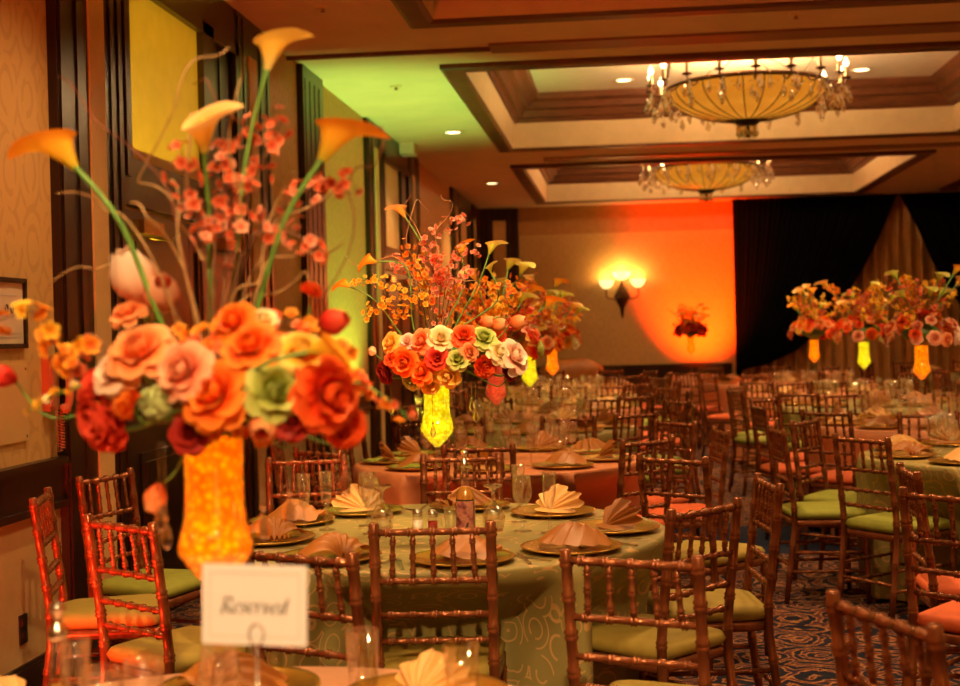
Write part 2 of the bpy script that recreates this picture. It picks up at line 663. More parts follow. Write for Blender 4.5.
tile_cache = {}
for ci, (x0, x1) in enumerate(CX):
    for cj, (y0, y1) in enumerate(CY):
        if ci == 1 and cj == 0:
            continue
        rect_sweep(x0, x1, y0, y1, [(-0.03, ZC + .005), (-0.03, ZC - .035), (0.0, ZC - .045), (0.12, ZC - .045), (0.15, ZC - .03), (0.15, ZC + 0.02)]).build('coffer_trim', 'ceiling_wood', ceil, False)
        rect_sweep(x0, x1, y0, y1, [(0.15, ZC - .02), (0.17, ZC + 0.27)]).build('coffer_fascia', 'fascia_paint', ceil, False)
        rect_sweep(x0, x1, y0, y1, [(0.16, ZC + .27), (0.20, ZC + .26), (0.22, ZC + .30), (0.27, ZC + .31), (0.30, ZC + .38), (0.36, ZC + .40), (0.38, ZC + .46), (0.45, ZC + .49), (0.47, ZC + 0.545), (0.47, ZC + 0.60)]).build('coffer_crown', 'ceiling_wood', ceil, False)
        # lay-in panels of the raised field
        nx, ny = 3, 2
        w, h = (x1 - x0 - 0.9) / nx, (y1 - y0 - 0.9) / ny
        key = (round(w, 3), round(h, 3))
        if key not in tile_cache:
            tile_cache[key] = MB().box(-w / 2 + .012, w / 2 - .012, -h / 2 + .012, h / 2 - .012, 0, 0.03).mesh('ceiling_panel', 'panel_white', False)
        for a in range(nx):
            for c in range(ny):
                put('ceiling_panel', tile_cache[key], ceil, loc=(x0 + .45 + w * (a + .5), y0 + .45 + h * (c + .5), ZC + 0.555))
        MB().box(x0 + .4, x1 - .4, y0 + .4, y1 - .4, ZC + .575, ZC + .60).build('panel_backing', 'ceiling_wood', ceil, False)
# wood partition tracks between the coffers
for (ya, yb) in ((9.78, 10.06), (16.40, 16.68)):
    MB().box(-0.95, 9.9, ya, yb, ZC - 0.02, ZC + .01).build('partition_track', 'track_wood', ceil, False)
MB().box(XL, -0.95, 9.90, 9.94, ZC - 0.03, ZC + .01).build('partition_track', 'ceiling_wood', ceil, False)

# left wall: chair rail, lower panelling, baseboard
for (ya, yb) in ((YF, 5.64), (9.2, 10.2), (10.9, 12.8), (16.1, 19.3)):
    mb = MB().box(XL, XL + .03, ya, yb, 0.78, 0.95)
    mb.box(XL, XL + .055, ya, yb, 0.945, 0.975).box(XL, XL + .045, ya, yb, 0.755, 0.785)
    mb.build('chair_rail', 'dark_wood', wl, False)
    MB().box(XL, XL + .008, ya, yb, 0.12, 0.757).build('lower_panel', 'lower_panel', wl, False)
    struct('baseboard_left', MB().box(XL, XL + .03, ya, yb, 0, 0.14).box(XL, XL + .02, ya, yb, 0.14, 0.155), 'dark_wood')
# dark pocket column by the partition
mbp = MB().box(XL, XL + .05, 10.2, 10.9, 0, ZC)
for k in range(4):
    mbp.box(XL + .05, XL + .056, 10.26 + k * .16, 10.32 + k * .16, 0.1, ZC - .1)
mbp.build('pocket_column', 'dark_wood', wl, False)
# upper border and wainscot on the back wall
MB().box(XL, XR, YB - .012, YB, 3.12, ZC).build('wall_border', 'wall_border', wb, False)
mb = MB().box(-1.75, 1.8, YB - .03, YB, 0.0, 0.80).box(-1.75, 1.8, YB - .06, YB, 0.80, 0.85)
struct('baseboard_back', mb, 'dark_wood')
# pilaster with an inlaid strip in the far corner
pb = MB().box(-2.45, -1.78, YB - .10, YB, 0, ZC - .02)
for xx in (-2.42, -2.3, -1.95, -1.83):
    pb.box(xx - .02, xx + .02, YB - .12, YB - .10, .1, ZC - .06)
pil = pb.build('pilaster', 'dark_wood', wb, False)
MB().box(-2.22, -2.0, YB - .115, YB - .10, .3, ZC - .22).build('inlay_strip', 'cream_strip', pil, False)


def portal(n, y0, y1):
    """tall dark-wood door surround: two pilasters with a cream inlay, transom panel, double door"""
    p = tag(empty('door_%d' % n, (XL, y0, 0)), kind='structure')
    w = y1 - y0
    pw = 0.78
    for s in (0, 1):
        a, b_ = (0, pw) if s == 0 else (w - pw, w)
        m_ = MB().box(0, .045, a, b_, 0, ZC)
        ins = (0.34, 0.52) if s == 0 else (pw - 0.52, pw - 0.34)
        for q in (0.02, 0.20, 0.60, 0.70):
            q = q if s == 0 else pw - q - .05
            m_.box(.045, .054, a + q, a + q + .05, 0.0, ZC - .03)
        po = m_.build('pilaster', 'dark_wood', p, False)
        MB().box(.045, .056, a + ins[0], a + ins[1], .32, ZC - .25).build('inlay_strip', 'cream_strip', po, False)
    # head and frame round the transom
    m_ = MB().box(0, .04, pw, w - pw, 3.30, ZC).box(0, .04, pw, w - pw, 2.16, 2.40)
    m_.box(0, .06, pw, pw + .07, 2.3, 3.36).box(0, .06, w - pw - .07, w - pw, 2.3, 3.36).box(0, .06, pw, w - pw, 3.29, 3.36)
    m_.box(0, .06, w / 2 + .26, w / 2 + .48, 2.3, 3.36)
    m_.build('transom_frame', 'dark_wood', p, False)
    for (a, b_) in ((pw + .07, w / 2 + .26), (w / 2 + .48, w - pw - .07)):
        if a < w / 2:
            MB().box(0, .02, a, b_, 2.40, 3.29).build('transom_panel', 'cream_strip', p, False)
        else:
            dk = MB().box(0, .02, a, b_, 2.40, 3.29)
            for q in range(2):
                dk.box(.02, .03, a + .06 + q * .13, a + .10 + q * .13, 2.42, 3.27)
            dk.build('transom_panel', 'dark_wood', p, False)
    # two leaves with raised panels, lever handle, hinges
    for s in (0, 1):
        a, b_ = (pw + .02, w / 2 - .004) if s == 0 else (w / 2 + .004, w - pw - .02)
        lf = MB().box(0, .028, a, b_, 0.01, 2.14).build('door_leaf', 'dark_wood', p, False)
        for (z0, z1) in ((.2, .9), (1.05, 1.98)):
            MB().box(.028, .04, a + .12, b_ - .12, z0, z1).box(.04, .047, a + .17, b_ - .17, z0 + .05, z1 - .05).build('door_panel', 'dark_wood', lf, False)
        hy = b_ - .07 if s == 0 else a + .07
        MB().tube([(.03, hy, 1.0), (.075, hy, 1.0), (.08, hy + (-.1 if s == 0 else .1), 1.0)], .009, 8).build('door_handle', 'brass', lf)
        # overhead closer with its arm
        c0 = a + .10 if s == 0 else b_ - .45
        cl = MB().box(.03, .09, c0, c0 + .30, 2.02, 2.09).build('closer_body', 'brass', lf, False)
        MB().tube([(.09, c0 + .08, 2.0), (.13, c0 + .30, 1.995), (.06, c0 + .62, 2.05)], .008, 6).build('closer_arm', 'bronze', lf)
    return p


portal(1, 5.64, 9.2)
portal(2, 12.85, 16.1)
portal(3, 19.3, 22.6)

# things on the left wall
fr = thing('framed_notice', 'dark framed notice with script lettering on the wall beside the doors', 'notice', (XL, 5.17, 1.6))
mb = MB()
for (a, b_, c, d_) in ((-.22, .17, .125, .145), (-.22, .17, -.145, -.125), (-.22, -.2, -.145, .145), (.15, .17, -.145, .145)):
    mb.box(0, .02, a, b_, c, d_)
mb.build('notice_frame', 'dark_metal', fr, False)
MB().box(0, .008, -.2, .15, -.127, .127).build('notice_sheet', 'notice_paper', fr, False)


# calligraphic lettering drawn with a broad nib
def nib_text(strokes, ox, oy, s, plane, nib=(0.045, 0.05), thick=0.0015):
    """strokes: list of point lists (unit letters); plane(u, v, w) -> point"""
    mb = MB()
    for st in strokes:
        pts = smooth_path([(p[0], p[1], 0) for p in st], 5) if len(st) > 2 else [Vector((p[0], p[1], 0)) for p in st]
        vs, fs = [], []
        for p in pts:
            for sg in (-1, 1):
                vs.append(plane(ox + s * (p.x + sg * nib[0]), oy + s * (p.y + sg * nib[1]), thick))
        for i in range(len(pts) - 1):
            fs.append((2 * i, 2 * i + 1, 2 * i + 3, 2 * i + 2))
        mb.add(vs, fs)
    return mb


NINE = [[(.42, .62), (.3, .78), (.12, .68), (.12, .46), (.28, .36), (.42, .5), (.44, .75), (.38, .3), (.2, .0)]]
TWO = [[(.06, .62), (.2, .78), (.38, .7), (.36, .48), (.2, .22), (.05, .02), (.2, .06), (.44, .0)]]
npl = lambda u, v, w: (.008 + w, u, v)
mb = nib_text(NINE, .03, -.025, .075, npl)
mb.merge(nib_text(NINE, .075, -.025, .075, npl))
mb.merge(nib_text(NINE, -.02, -.025, .075, npl))
mb.build('lettering', 'ink', fr, False)
mb = MB()
for (u0, u1, v) in ((-.1, .10, .07), (-.06, .12, -.10), (-.06, .12, -.085)):
    mb.box(.0085, .0095, u0, u1, v, v + .004)
mb.build('small_print', 'ink_pale', fr, False)

cp = thing('wall_panel_cover', 'blank tan cover plate on the wall below the framed notice', 'cover plate', (XL, 5.17, 1.24))
MB().box(0, .012, -.22, .17, -.17, .15).build('plate', 'plate_tan', cp, False)
for (u, v) in ((-.2, -.15), (.15, -.15), (-.2, .13), (.15, .13)):
    MB().lathe([(.006, 0), (.005, .002)], 8).build('screw', 'brass', cp).matrix_basis = Matrix.Translation((.012, u, v)) @ Matrix.Rotation(PI / 2, 4, 'Y')

ph = thing('wall_telephone', 'reddish brown wall telephone with hanging coiled cord beside the door surround', 'telephone', (XL, 5.55, 1.30))
MB().box(0, .035, -.05, .05, -.12, .12).box(.035, .045, -.04, .0, -.10, .10).build('phone_base', 'phone_plastic', ph, False)
hs = [(.06, .025, .12), (.085, .03, .09), (.09, .035, 0), (.085, .03, -.09), (.06, .025, -.12)]
MB().tube(smooth_path(hs, 5), [.026] * 4 + [.018] * 13 + [.026] * 4, 8).build('handset', 'phone_plastic', ph)
coil = [(.05 + .012 * math.cos(k * 1.1), .03 + .012 * math.sin(k * 1.1), -.12 - k * .0022) for k in range(80)]
coil += [(.04, .01, -.30 + .02 * k) for k in range(10)]
MB().tube(coil, .003, 4).build('coiled_cord', 'phone_plastic', ph)

ol = thing('wall_outlet', 'black electrical outlet low on the panelled wall', 'outlet', (XL + .008, 5.24, 0.30))
MB().box(0, .006, -.035, .035, -.06, .06).build('cover_plate', 'black_plastic', ol, False)
for z in (-.028, .028):
    MB().box(.006, .009, -.018, .018, z - .016, z + .016).build('socket', 'bronze', ol, False)

# curtains at the back: gold pleats behind black drapes swept aside
PIX_L = [(898, 192), (889, 215), (876, 244), (861, 272), (843, 300), (822, 328), (797, 350), (768, 364), (742, 370)]
PIX_R = [(898, 192), (909, 212), (920, 234), (932, 262), (945, 284), (958, 303), (985, 335), (1020, 365), (1060, 378)]


def to_back(p, y):
    q = at_y(p[0], p[1], y)
    return (q.x, q.z)


def interp_curve(c, t):
    t = max(0, min(0.9999, t)) * (len(c) - 1)
    i = int(t)
    f = t - i
    return (c[i][0] + (c[i + 1][0] - c[i][0]) * f, c[i][1] + (c[i + 1][1] - c[i][1]) * f)


def gold():
    def fn(u, v):
        x = 1.9 + u * 7.6
        return (x, YB - .12 - .055 * math.cos(x * 2 * PI / .19) - .012 * math.sin(x * 9.1 + v * 2), 0.02 + v * (ZC - 0.03))
    return MB().grid(fn, 620, 6)


tag(gold().build('gold_curtain', 'drape_gold'), 'golden brown pleated curtain showing between the parted black drapes', 'curtain')


def black(side):
    crv = [to_back(p, YB - .30) for p in (PIX_L if side < 0 else PIX_R)]
    apex = crv[0]
    end_x = 1.84 if side < 0 else 9.6
    topz = ZC - 0.01
    low = crv[-1][1]

    def fn(u, v):
        # u runs from the parted edge to the outer edge, v from the bottom to the top
        ex, ez = interp_curve(crv, 1 - v)
        if v <= 0.0:
            pass
        z = ez
        x = ex + (end_x - ex) * u
        t = u * 60 * (1.0)
        dep = .030 * math.cos(t * 2 * PI * 0.5) * (0.5 + 0.5 * u) + .014 * math.sin(t * 1.7 + v * 5)
        return (x, YB - .30 - dep - .05 * (1 - v) * (1 - u), z if u < 1 else z)
    mb = MB().grid(fn, 180, 24)

    # tail below the tie-back point down to the floor
    def fn2(u, v):
        x0 = crv[-1][0]
        x = x0 + (end_x - x0) * u
        return (x, YB - .30 - .030 * math.cos(u * 60 * PI) * (0.5 + .5 * u) - .02, .01 + v * (low - .01))
    mb.grid(fn2, 60, 4)
    return mb


tag(black(-1).build('black_drape', 'drape_black'), 'black stage drape beside the orange lit wall, swept toward that wall', 'curtain', 'black drapes')
tag(black(1).build('black_drape', 'drape_black'), 'black stage drape across the gold pleats from the orange lit wall', 'curtain', 'black drapes')
tag(MB().tube([(1.8, YB - .225, ZC - .02), (9.7, YB - .225, ZC - .02)], .014, 8).build('curtain_rod', 'dark_metal'), 'dark rod carrying the stage drapes under the ceiling', 'rod')


# recessed downlights
def downlight(p, on, z=ZC, label=None):
    t = thing('downlight', label, 'ceiling light', (p[0], p[1], z), group='recessed ceiling lights')
    MB().lathe([(.075, 0.0), (.11, -.003), (.115, -.012), (.105, -.014), (.075, -.006)], 24, cap0=False, cap1=False).build('trim_ring', 'white_plastic', t)
    MB().lathe([(.0, -.004), (.078, -.004)], 24).build('lens', 'downlight_lens' if on else 'fascia_paint', t)
    return t


LAB1 = 'lit round recessed light in the flat ceiling near the doors'
E_DOWN = 210.0
E_CHAND = 260.0
DL = [at_z(453, 132, ZC), at_z(492, 183, ZC), Vector((-1.6, 5.3, 0)), Vector((-1.6, 2.6, 0)), Vector((6.2, 16.6, 0)), Vector((4.45, 12.0, 0))]  # the third is out of view, added to brighten the left wallpaper
for q, wh in zip(DL, ('before the green glow on the ceiling', 'before the farthest doors', 'added to light the wall by the yellow-vase table', 'over the wall side of the amber-vase table', 'between the coffers by the drapes', 'over the seats across the aisle')):
    downlight(q, True, ZC, 'round recessed light in the flat ceiling ' + wh)
    lamp('downlight_lamp', 'SPOT', (q.x, q.y, ZC - .03), E_DOWN * .55, WARM, .06, (q.x, q.y, 0), 1.9, .8)
zc2 = ZC + .555
for ci, (ya, yb) in enumerate(CY):
    for xx in (0.05, 2.55):
        for yy in (ya + 1.0, yb - (1.7 if ci == 1 else 1.0)):
            lab = ('round recessed light in the empty coffer between the tables and nearer chandelier', 'round recessed light in the coffer holding the nearer chandelier',
                   'round recessed light in the coffer holding the farther chandelier')[max(0, ci - 1)]
            lab = lab if ci else 'round recessed light in the coffer above the foreground table'
            lab = lab.replace('round ', '') + (', door side' if xx < 1 else ', outer side') + (' front corner' if yy < (ya + yb) / 2 else ' back corner')
            downlight((xx, yy), True, zc2, lab)
            lamp('downlight_lamp', 'SPOT', (xx, yy, zc2 - .03), E_DOWN * (.4 if ci == 3 else 1.0), WARM, .06, (xx, yy, 0), 1.8, .8)
for q, wh in ((at_z(323, 7, ZC), 'above the first doors'), (at_z(396, 86, ZC), 'in the green glow'), (at_z(796, 14, ZC), 'between two coffers')):
    t = thing('sprinkler', 'small round sprinkler plate on the plain ceiling ' + wh, 'sprinkler', (q.x, q.y, ZC), group='ceiling sprinklers')
    MB().lathe([(.055, -.001), (.05, -.008), (.02, -.012)], 16).build('escutcheon', 'fascia_paint', t)
    MB().lathe([(.012, -.012), (.012, -.03), (.02, -.032)], 8).build('head', 'brass', t)

# wall speaker near the far doors
sp = at_x(401, 143, XL + .05)
t = thing('wall_speaker', 'small pale box speaker high on the wall above the dark column', 'speaker', (XL + .05, sp.y, sp.z))
MB().box(0, .16, -.14, .14, -.14, .14).build('cabinet', 'white_plastic', t, False)
MB().box(.16, .168, -.12, .12, -.12, .12).build('grille', 'fascia_paint', t, False)


# chandeliers
def chandelier(cx, cy, label):
    zr = 3.765
    t = thing('chandelier', label, 'chandelier', (cx, cy, zr), group='crystal bowl chandeliers')
    R, D = .74, .31
    N = 24

    def prof(v):     # v 0 rim -> 1 bottom
        return (R * math.cos(v * PI / 2 * .93), -D * math.sin(v * PI / 2 * .93) ** 0.9)
    def panel(u, v):
        a = (u - .5) * 2 * PI / N
        r, z = prof(v)
        return (r * math.cos(a), r * math.sin(a), z)
    pm = MB().grid(panel, 3, 8).mesh('glass_panel', 'amber_glass')
    rm = MB().tube([(prof(k / 10)[0] * 1.006, 0, prof(k / 10)[1]) for k in range(11)], .006, 5).mesh('rib', 'bronze')
    for k in range(N):
        a = 2 * PI * k / N
        put('glass_panel', pm, t, rot=(0, 0, a))
        put('rib', rm, t, rot=(0, 0, a + PI / N))
    ring = [(.76 * math.cos(2 * PI * k / 48), .76 * math.sin(2 * PI * k / 48), .01) for k in range(49)]
    MB().tube(ring, .022, 8, False).build('rim_ring', 'bronze', t)
    arm = MB().tube(smooth_path([(.76, 0, 0), (.84, 0, -.06), (.92, 0, -.03), (.93, 0, .04)], 5), .009, 6)
    arm.lathe([(.012, .02), (.045, .03), (.05, .04), (.012, .045)], 10, (.93, 0, 0))
    am = arm.mesh('candle_arm', 'bronze')
    cm = MB().lathe([(.018, .04), (.018, .14), (.008, .145)], 8, (.93, 0, 0)).mesh('candle', 'candle_sleeve')
    bm_ = MB().lathe([(.004, .142), (.022, .160), (.024, .178), (.012, .205), (.001, .23)], 8, (.93, 0, 0)).mesh('bulb', 'bulb_warm')
    drop = MB().lathe([(.001, 0), (.014, -.03), (.028, -.075), (.020, -.105), (.001, -.13)], 6)
    drop.lathe([(.001, .04), (.012, .03), (.001, .02)], 6)
    dm = drop.mesh('crystal_drop', 'crystal', False)
    for k in range(18):
        a = 2 * PI * (k + .5) / 18
        ao = put('candle_arm', am, t, rot=(0, 0, a))
        put('candle', cm, ao)
        put('bulb', bm_, ao)
        for (rr, zz) in ((.93, -.03), (.90, -.16), (.83, -.10), (.96, -.08)):
            put('crystal_drop', dm, t, loc=(rr * math.cos(a + .06 * (rr - .88) * 10), rr * math.sin(a + .06 * (rr - .88) * 10), zz))
        a2 = a + PI / 18
        put('crystal_drop', dm, t, loc=(.80 * math.cos(a2), .80 * math.sin(a2), -.02))
    # swags of beads between the arms
    sw = MB()
    for k in range(18):
        a0 = 2 * PI * (k + .5) / 18
        for j in range(7):
            a = a0 + 2 * PI / 18 * j / 6
            z = -.03 - .07 * math.sin(PI * j / 6)
            sw.lathe([(.001, -.010), (.010, 0), (.001, .010)], 5, (.775 * math.cos(a), .775 * math.sin(a), z))
    o = sw.build('bead_swag', 'crystal', t, False)
    o['kind'] = 'stuff'
    # bottom basket and finial
    MB().lathe([(.11, -.28), (.125, -.31), (.12, -.33), (.085, -.36)], 16).build('bottom_crown', 'dark_metal', t)
    for k in range(10):
        a = 2 * PI * k / 10
        put('crystal_drop', dm, t, loc=(.085 * math.cos(a), .085 * math.sin(a), -.35))
    MB().lathe([(.012, -.35), (.03, -.40), (.045, -.43), (.03, -.46), (.001, -.48)], 10).build('finial', 'dark_metal', t)
    for k in range(4):
        a = PI / 4 + PI / 2 * k
        MB().tube([(.70 * math.cos(a), .70 * math.sin(a), 0), (.06 * math.cos(a), .06 * math.sin(a), .377)], .006, 5).build('hanging_rod', 'dark_metal', t)
    MB().lathe([(.09, .39), (.09, .377), (.05, .365), (.02, .355)], 16).build('canopy', 'bronze', t)
    lamp('chandelier_light', 'POINT', (cx, cy, zr + .06), E_CHAND, WARM, .25)


chandelier(1.22, 13.1, 'amber bowl chandelier with candle bulbs, in the coffer with two lit downlights')
chandelier(1.22, 19.66, 'amber bowl chandelier with candle bulbs, close to the orange lit back wall')

# three-cup sconce on the back wall
s0 = at_y(622, 292, YB - .02)
t = thing('wall_sconce', 'bronze wall sconce with three glowing glass cups beside the orange glow', 'sconce', (s0.x, YB - .012, s0.z))
MB().lathe([(.001, -.46), (.02, -.40), (.035, -.28), (.10, -.16), (.14, -.08), (.10, .0), (.04, .10), (.02, .16)], 12).build('backplate', 'bronze', t).scale = (1, .35, 1)
for (x, z, r) in ((-.26, .06, .12), (.0, .20, .145), (.27, .07, .12)):
    am = MB().tube(smooth_path([(0, -.03, -.05), (x * .5, -.09, -.12), (x, -.13, -.08), (x, -.13, z)], 5), .014, 6).build('arm', 'bronze', t)
    cup = MB().lathe([(.03, 0), (r * .75, .04), (r, .10), (r * 1.05, .145), (r, .145), (r * .7, .06), (.02, .02)], 16, (x, -.13, z)).build('glass_cup', 'sconce_glass', am)
    lamp('sconce_lamp', 'POINT', (s0.x + x, YB - .15, s0.z + z + .2), 4.5, (1, .55, .14), .05)


def uplight(loc, target, lens, color, energy, label, angle=1.0, blend=.7):
    t = thing('uplight', label, 'uplight', (loc[0], loc[1], 0))
    d = (Vector(target) - Vector(loc)).normalized()
    M = frame(Vector((0, 0, loc[2])), d)
    MB().lathe([(.03, -.20), (.07, -.18), (.085, -.05), (.09, .0), (.08, .0), (.08, -.015)], 16).build('can', 'black_plastic', t).matrix_basis = M
    MB().lathe([(.0, -.014), (.08, -.014)], 16).build('lens', lens, t).matrix_basis = M
    MB().tube([(-.11, 0, loc[2]), (-.11, 0, .01), (.11, 0, .01), (.11, 0, loc[2])], .008, 6).build('yoke', 'black_plastic', t)
    lamp('uplight_lamp', 'SPOT', Vector(loc) + d * .01, energy, color, .06, target, angle, blend)


uplight((-2.28, 2.95, .25), (-2.05, 5.0, 1.55), 'lens_red', (1.0, .04, .01), 260, 'red uplight on the floor by the wall with the notice', 1.5)
uplight((-1.75, 6.35, .25), (-2.48, 7.08, 2.68), 'lens_lime', (.80, .66, .03), 800, 'lime uplight on the floor below the door transom', .46, .25)
uplight((-2.15, 11.6, .25), (-2.35, 12.2, 3.5), 'lens_green', (.46, 1.0, .18), 430, 'green uplight on the floor between the door surrounds', 1.45)
uplight((1.22, 21.6, .25), (1.28, 22.98, 2.0), 'lens_amber', (1.0, .042, .0), 2300, 'amber uplight on the floor below the orange lit wall', 1.12, 1.0)
for (ux_, uy_) in ((10.2, 3.0), (10.2, 10.0), (10.2, 17.0), (2.0, -2.7)):  # fill lamps at the unseen walls, added to brighten the ceiling
    uplight((ux_, uy_, .25), (ux_ + (.2 if ux_ > 5 else 0), uy_ - (.2 if ux_ < 5 else 0), 3.0), 'lens_amber', (1.0, .58, .24), 700, 'added amber fill uplight on the floor opposite the %s doors' % {3.0: 'foreground', 10.0: 'first', 17.0: 'second'}[uy_] if ux_ > 5 else 'added amber fill uplight on the floor at the wall behind the foreground table', 1.9)

# ------------------------------------------------------------------ tables
TABLES = {   # name: x, y, radius, cloth, cushion
    'T1': (-.677, 2.13, .72, 'cloth_pink', 'cushion_olive'),
    'T2': (-.68, 4.76, .82, 'cloth_sage', 'cushion_olive'),
    'T3': (-.72, 7.40, .80, 'cloth_coral', 'cushion_coral'),
    'T4': (-.70, 9.75, .78, 'cloth_sage', 'cushion_green'),
    'T5': (-.66, 12.1, .78, 'cloth_coral', 'cushion_coral'),
    'T6': (-.66, 14.5, .78, 'cloth_sage', 'cushion_green'),
    'T7': (-.66, 17.0, .78, 'cloth_coral', 'cushion_coral'),
    'R1': (2.05, 7.35, .80, 'cloth_sage', 'cushion_green'),
    'R2': (2.08, 9.70, .78, 'cloth_coral', 'cushion_coral'),
    'R3': (2.10, 12.1, .78, 'cloth_sage', 'cushion_green'),
    'R4': (2.00, 14.5, .78, 'cloth_coral', 'cushion_coral'),
    'R5': (1.60, 17.2, .78, 'cloth_coral', 'cushion_coral'),
    'S4': (4.75, 13.3, .78, 'cloth_sage', 'cushion_green'),
    'S5': (4.75, 15.8, .78, 'cloth_coral', 'cushion_coral'),
    'S6': (4.4, 18.3, .78, 'cloth_sage', 'cushion_green'),
}
DESC = {'T1': 'the amber-vase table', 'T2': 'the tall yellow-vase table', 'T3': 'the red-vase table', 'T4': 'the small yellow-vase door-side table',
        'T5': 'the orange-vase door-side table', 'T6': 'the vaseless sage door-side table', 'T7': 'the coral table by the sconce wall',
        'R1': 'the vaseless sage aisle table', 'R2': 'the pink-bouquet table', 'R3': 'the yellow-vase table across the aisle',
        'R4': 'the orange-vase table before the drape', 'R5': 'the table under the far chandelier', 'S4': 'the sage table by the gold curtain',
        'S5': 'the coral table by the gold curtain', 'S6': 'the sage table by the black drape'}


def side(tk, deg):
    """seat position named by what lies on that side of the table"""
    d = (deg + 90) % 360
    right, left = ('aisle', 'door') if tk[0] == 'T' else ('outer', 'aisle')
    names = ['front', 'front %s corner' % right, right + ' side', '%s back corner' % right, 'back, %s half' % right, 'back, %s half' % left,
             '%s back corner' % left, left + ' side', 'front %s corner' % left]
    return names[int(round(d / 40)) % 9]


ZT = 0.762


# ------------------------------------------------------------------ chairs
def bamboo(p0, p1, r, n_rings, sides=8, first=.12, last=.12, bulge=1.5):
    """turned rod with bamboo rings"""
    p0, p1 = Vector(p0), Vector(p1)
    ts = [0.0]
    rs = [r]
    Ln = (p1 - p0).length
    e = .0045 / max(Ln, .01)
    for k in range(n_rings):
        c = first + (1 - first - last) * (k / (n_rings - 1) if n_rings > 1 else .5)
        for dt, s in ((-2.2 * e, 1.0), (-1.0 * e, bulge), (-.3 * e, 1.12), (.3 * e, 1.12), (1.0 * e, bulge), (2.2 * e, 1.0)):
            ts.append(c + dt)
            rs.append(r * s)
    ts.append(1.0)
    rs.append(r)
    return MB().tube([p0 + (p1 - p0) * t_ for t_ in ts], rs, sides)


def poly_rings(pts, r, at, sides=8):
    """curved post with rings at given heights"""
    zs = sorted([p[2] for p in pts])
    def pos(z):
        for a, b_ in zip(pts, pts[1:]):
            if a[2] <= z <= b_[2] + 1e-9:
                f = (z - a[2]) / (b_[2] - a[2])
                return Vector(a) + (Vector(b_) - Vector(a)) * f
        return Vector(pts[-1])
    zz = [(pts[0][2], .85), (pts[1][2], 1)]
    for z in at:
        zz += [(z - .014, 1.0), (z - .007, 1.28), (z - .002, 1.1), (z + .002, 1.1), (z + .007, 1.28), (z + .014, 1.0)]
    zz += [(pts[-1][2] - .004, 1.0), (pts[-1][2], .7)]
    zz.sort()
    return MB().tube([pos(z) for z, _ in zz], [r * s for _, s in zz], sides)


def chair_parts(sides=8):
    P = []
    W = .172
    for s in (-1, 1):
        post = poly_rings([(s * W, -.235, 0), (s * W, -.185, .40), (s * W, -.185, .52), (s * W, -.235, .925)], .0155, (.16, .30, .50, .60, .70, .80, .89), sides)
        P.append(('post', post.mesh('post', 'chair_copper')))
    fm = {}
    for s in (-1, 1):
        leg = poly_rings([(s * .195, .195, 0), (s * .190, .185, .42), (s * .19, .185, .44)], .0145, (.13, .27, .38), sides)
        P.append(('leg', leg.mesh('leg', 'chair_copper')))
    yb = lambda z: -.185 - (z - .52) / .405 * .05
    for nm, z, r, nr in (('top_rail', .895, .0110, 5), ('spindle_rail', .748, .0100, 5), ('back_rail', .645, .0095, 5), ('back_rail', .565, .0095, 5)):
        P.append((nm, bamboo((-W, yb(z), z), (W, yb(z), z), r, nr, max(6, sides - 2)).mesh(nm, 'chair_copper')))
    for k in range(5):
        x = -.116 + .058 * k
        P.append(('spindle', bamboo((x * 1.06, yb(.748), .748), (x, yb(.895), .895), .0078, 3, 6, .2, .2).mesh('spindle', 'chair_copper')))
    # seat frame: rounded trapezoid
    def outline(g, n=6, rc=.05):
        cs = [(-.175 - g, -.19 - g), (.175 + g, -.19 - g), (.205 + g, .20 + g), (-.205 - g, .20 + g)]
        out = []
        for i in range(4):
            p, q, r_ = Vector(cs[i - 1]), Vector(cs[i]), Vector(cs[(i + 1) % 4])
            a = q + (p - q).normalized() * rc
            c = q + (r_ - q).normalized() * rc
            for k in range(n + 1):
                t_ = k / n
                out.append((a * (1 - t_) ** 2 + q * 2 * t_ * (1 - t_) + c * t_ ** 2))
        return out
    def slab(levels):
        mb = MB()
        vs, fs = [], []
        m_ = None
        for g, z in levels:
            o_ = outline(g)
            m_ = len(o_)
            vs += [(p.x, p.y, z) for p in o_]
        for i in range(len(levels) - 1):
            for k in range(m_):
                k2 = (k + 1) % m_
                fs.append((i * m_ + k, i * m_ + k2, (i + 1) * m_ + k2, (i + 1) * m_ + k))
        fs.append(tuple(reversed(range(m_))))
        fs.append(tuple((len(levels) - 1) * m_ + k for k in range(m_)))
        return mb.add(vs, fs)
    P.append(('seat_frame', slab([(-.012, .405), (0, .41), (0, .435), (-.008, .442)]).mesh('seat_frame', 'chair_copper')))
    P.append(('cushion', slab([(-.02, .442), (-.002, .450), (.004, .468), (-.006, .486), (-.035, .497), (-.09, .503)]).mesh('cushion', 'cushion_olive')))
    st = []
    for z in (.17, .27):
        for s in (-1, 1):
            st.append(((s * .175, -.21, z), (s * .193, .19, z)))
    st += [((-.193, .19, .22), (.193, .19, .22)), ((-.175, -.212, .20), (.175, -.212, .20))]
    for a, b_ in st:
        P.append(('stretcher', bamboo(a, b_, .0085, 3, 6, .25, .25).mesh('stretcher', 'chair_copper')))
    return P


CH = chair_parts(8)
# simpler far chair: frame and cushion only
far_frame = MB()
for nm, me in chair_parts(5):
    if nm == 'cushion':
        far_cushion = me
        continue
    far_frame.add([v.co[:] for v in me.vertices], [tuple(p.vertices) for p in me.polygons])
    bpy.data.meshes.remove(me)
far_me = far_frame.mesh('frame', 'chair_copper')


SEATS = []


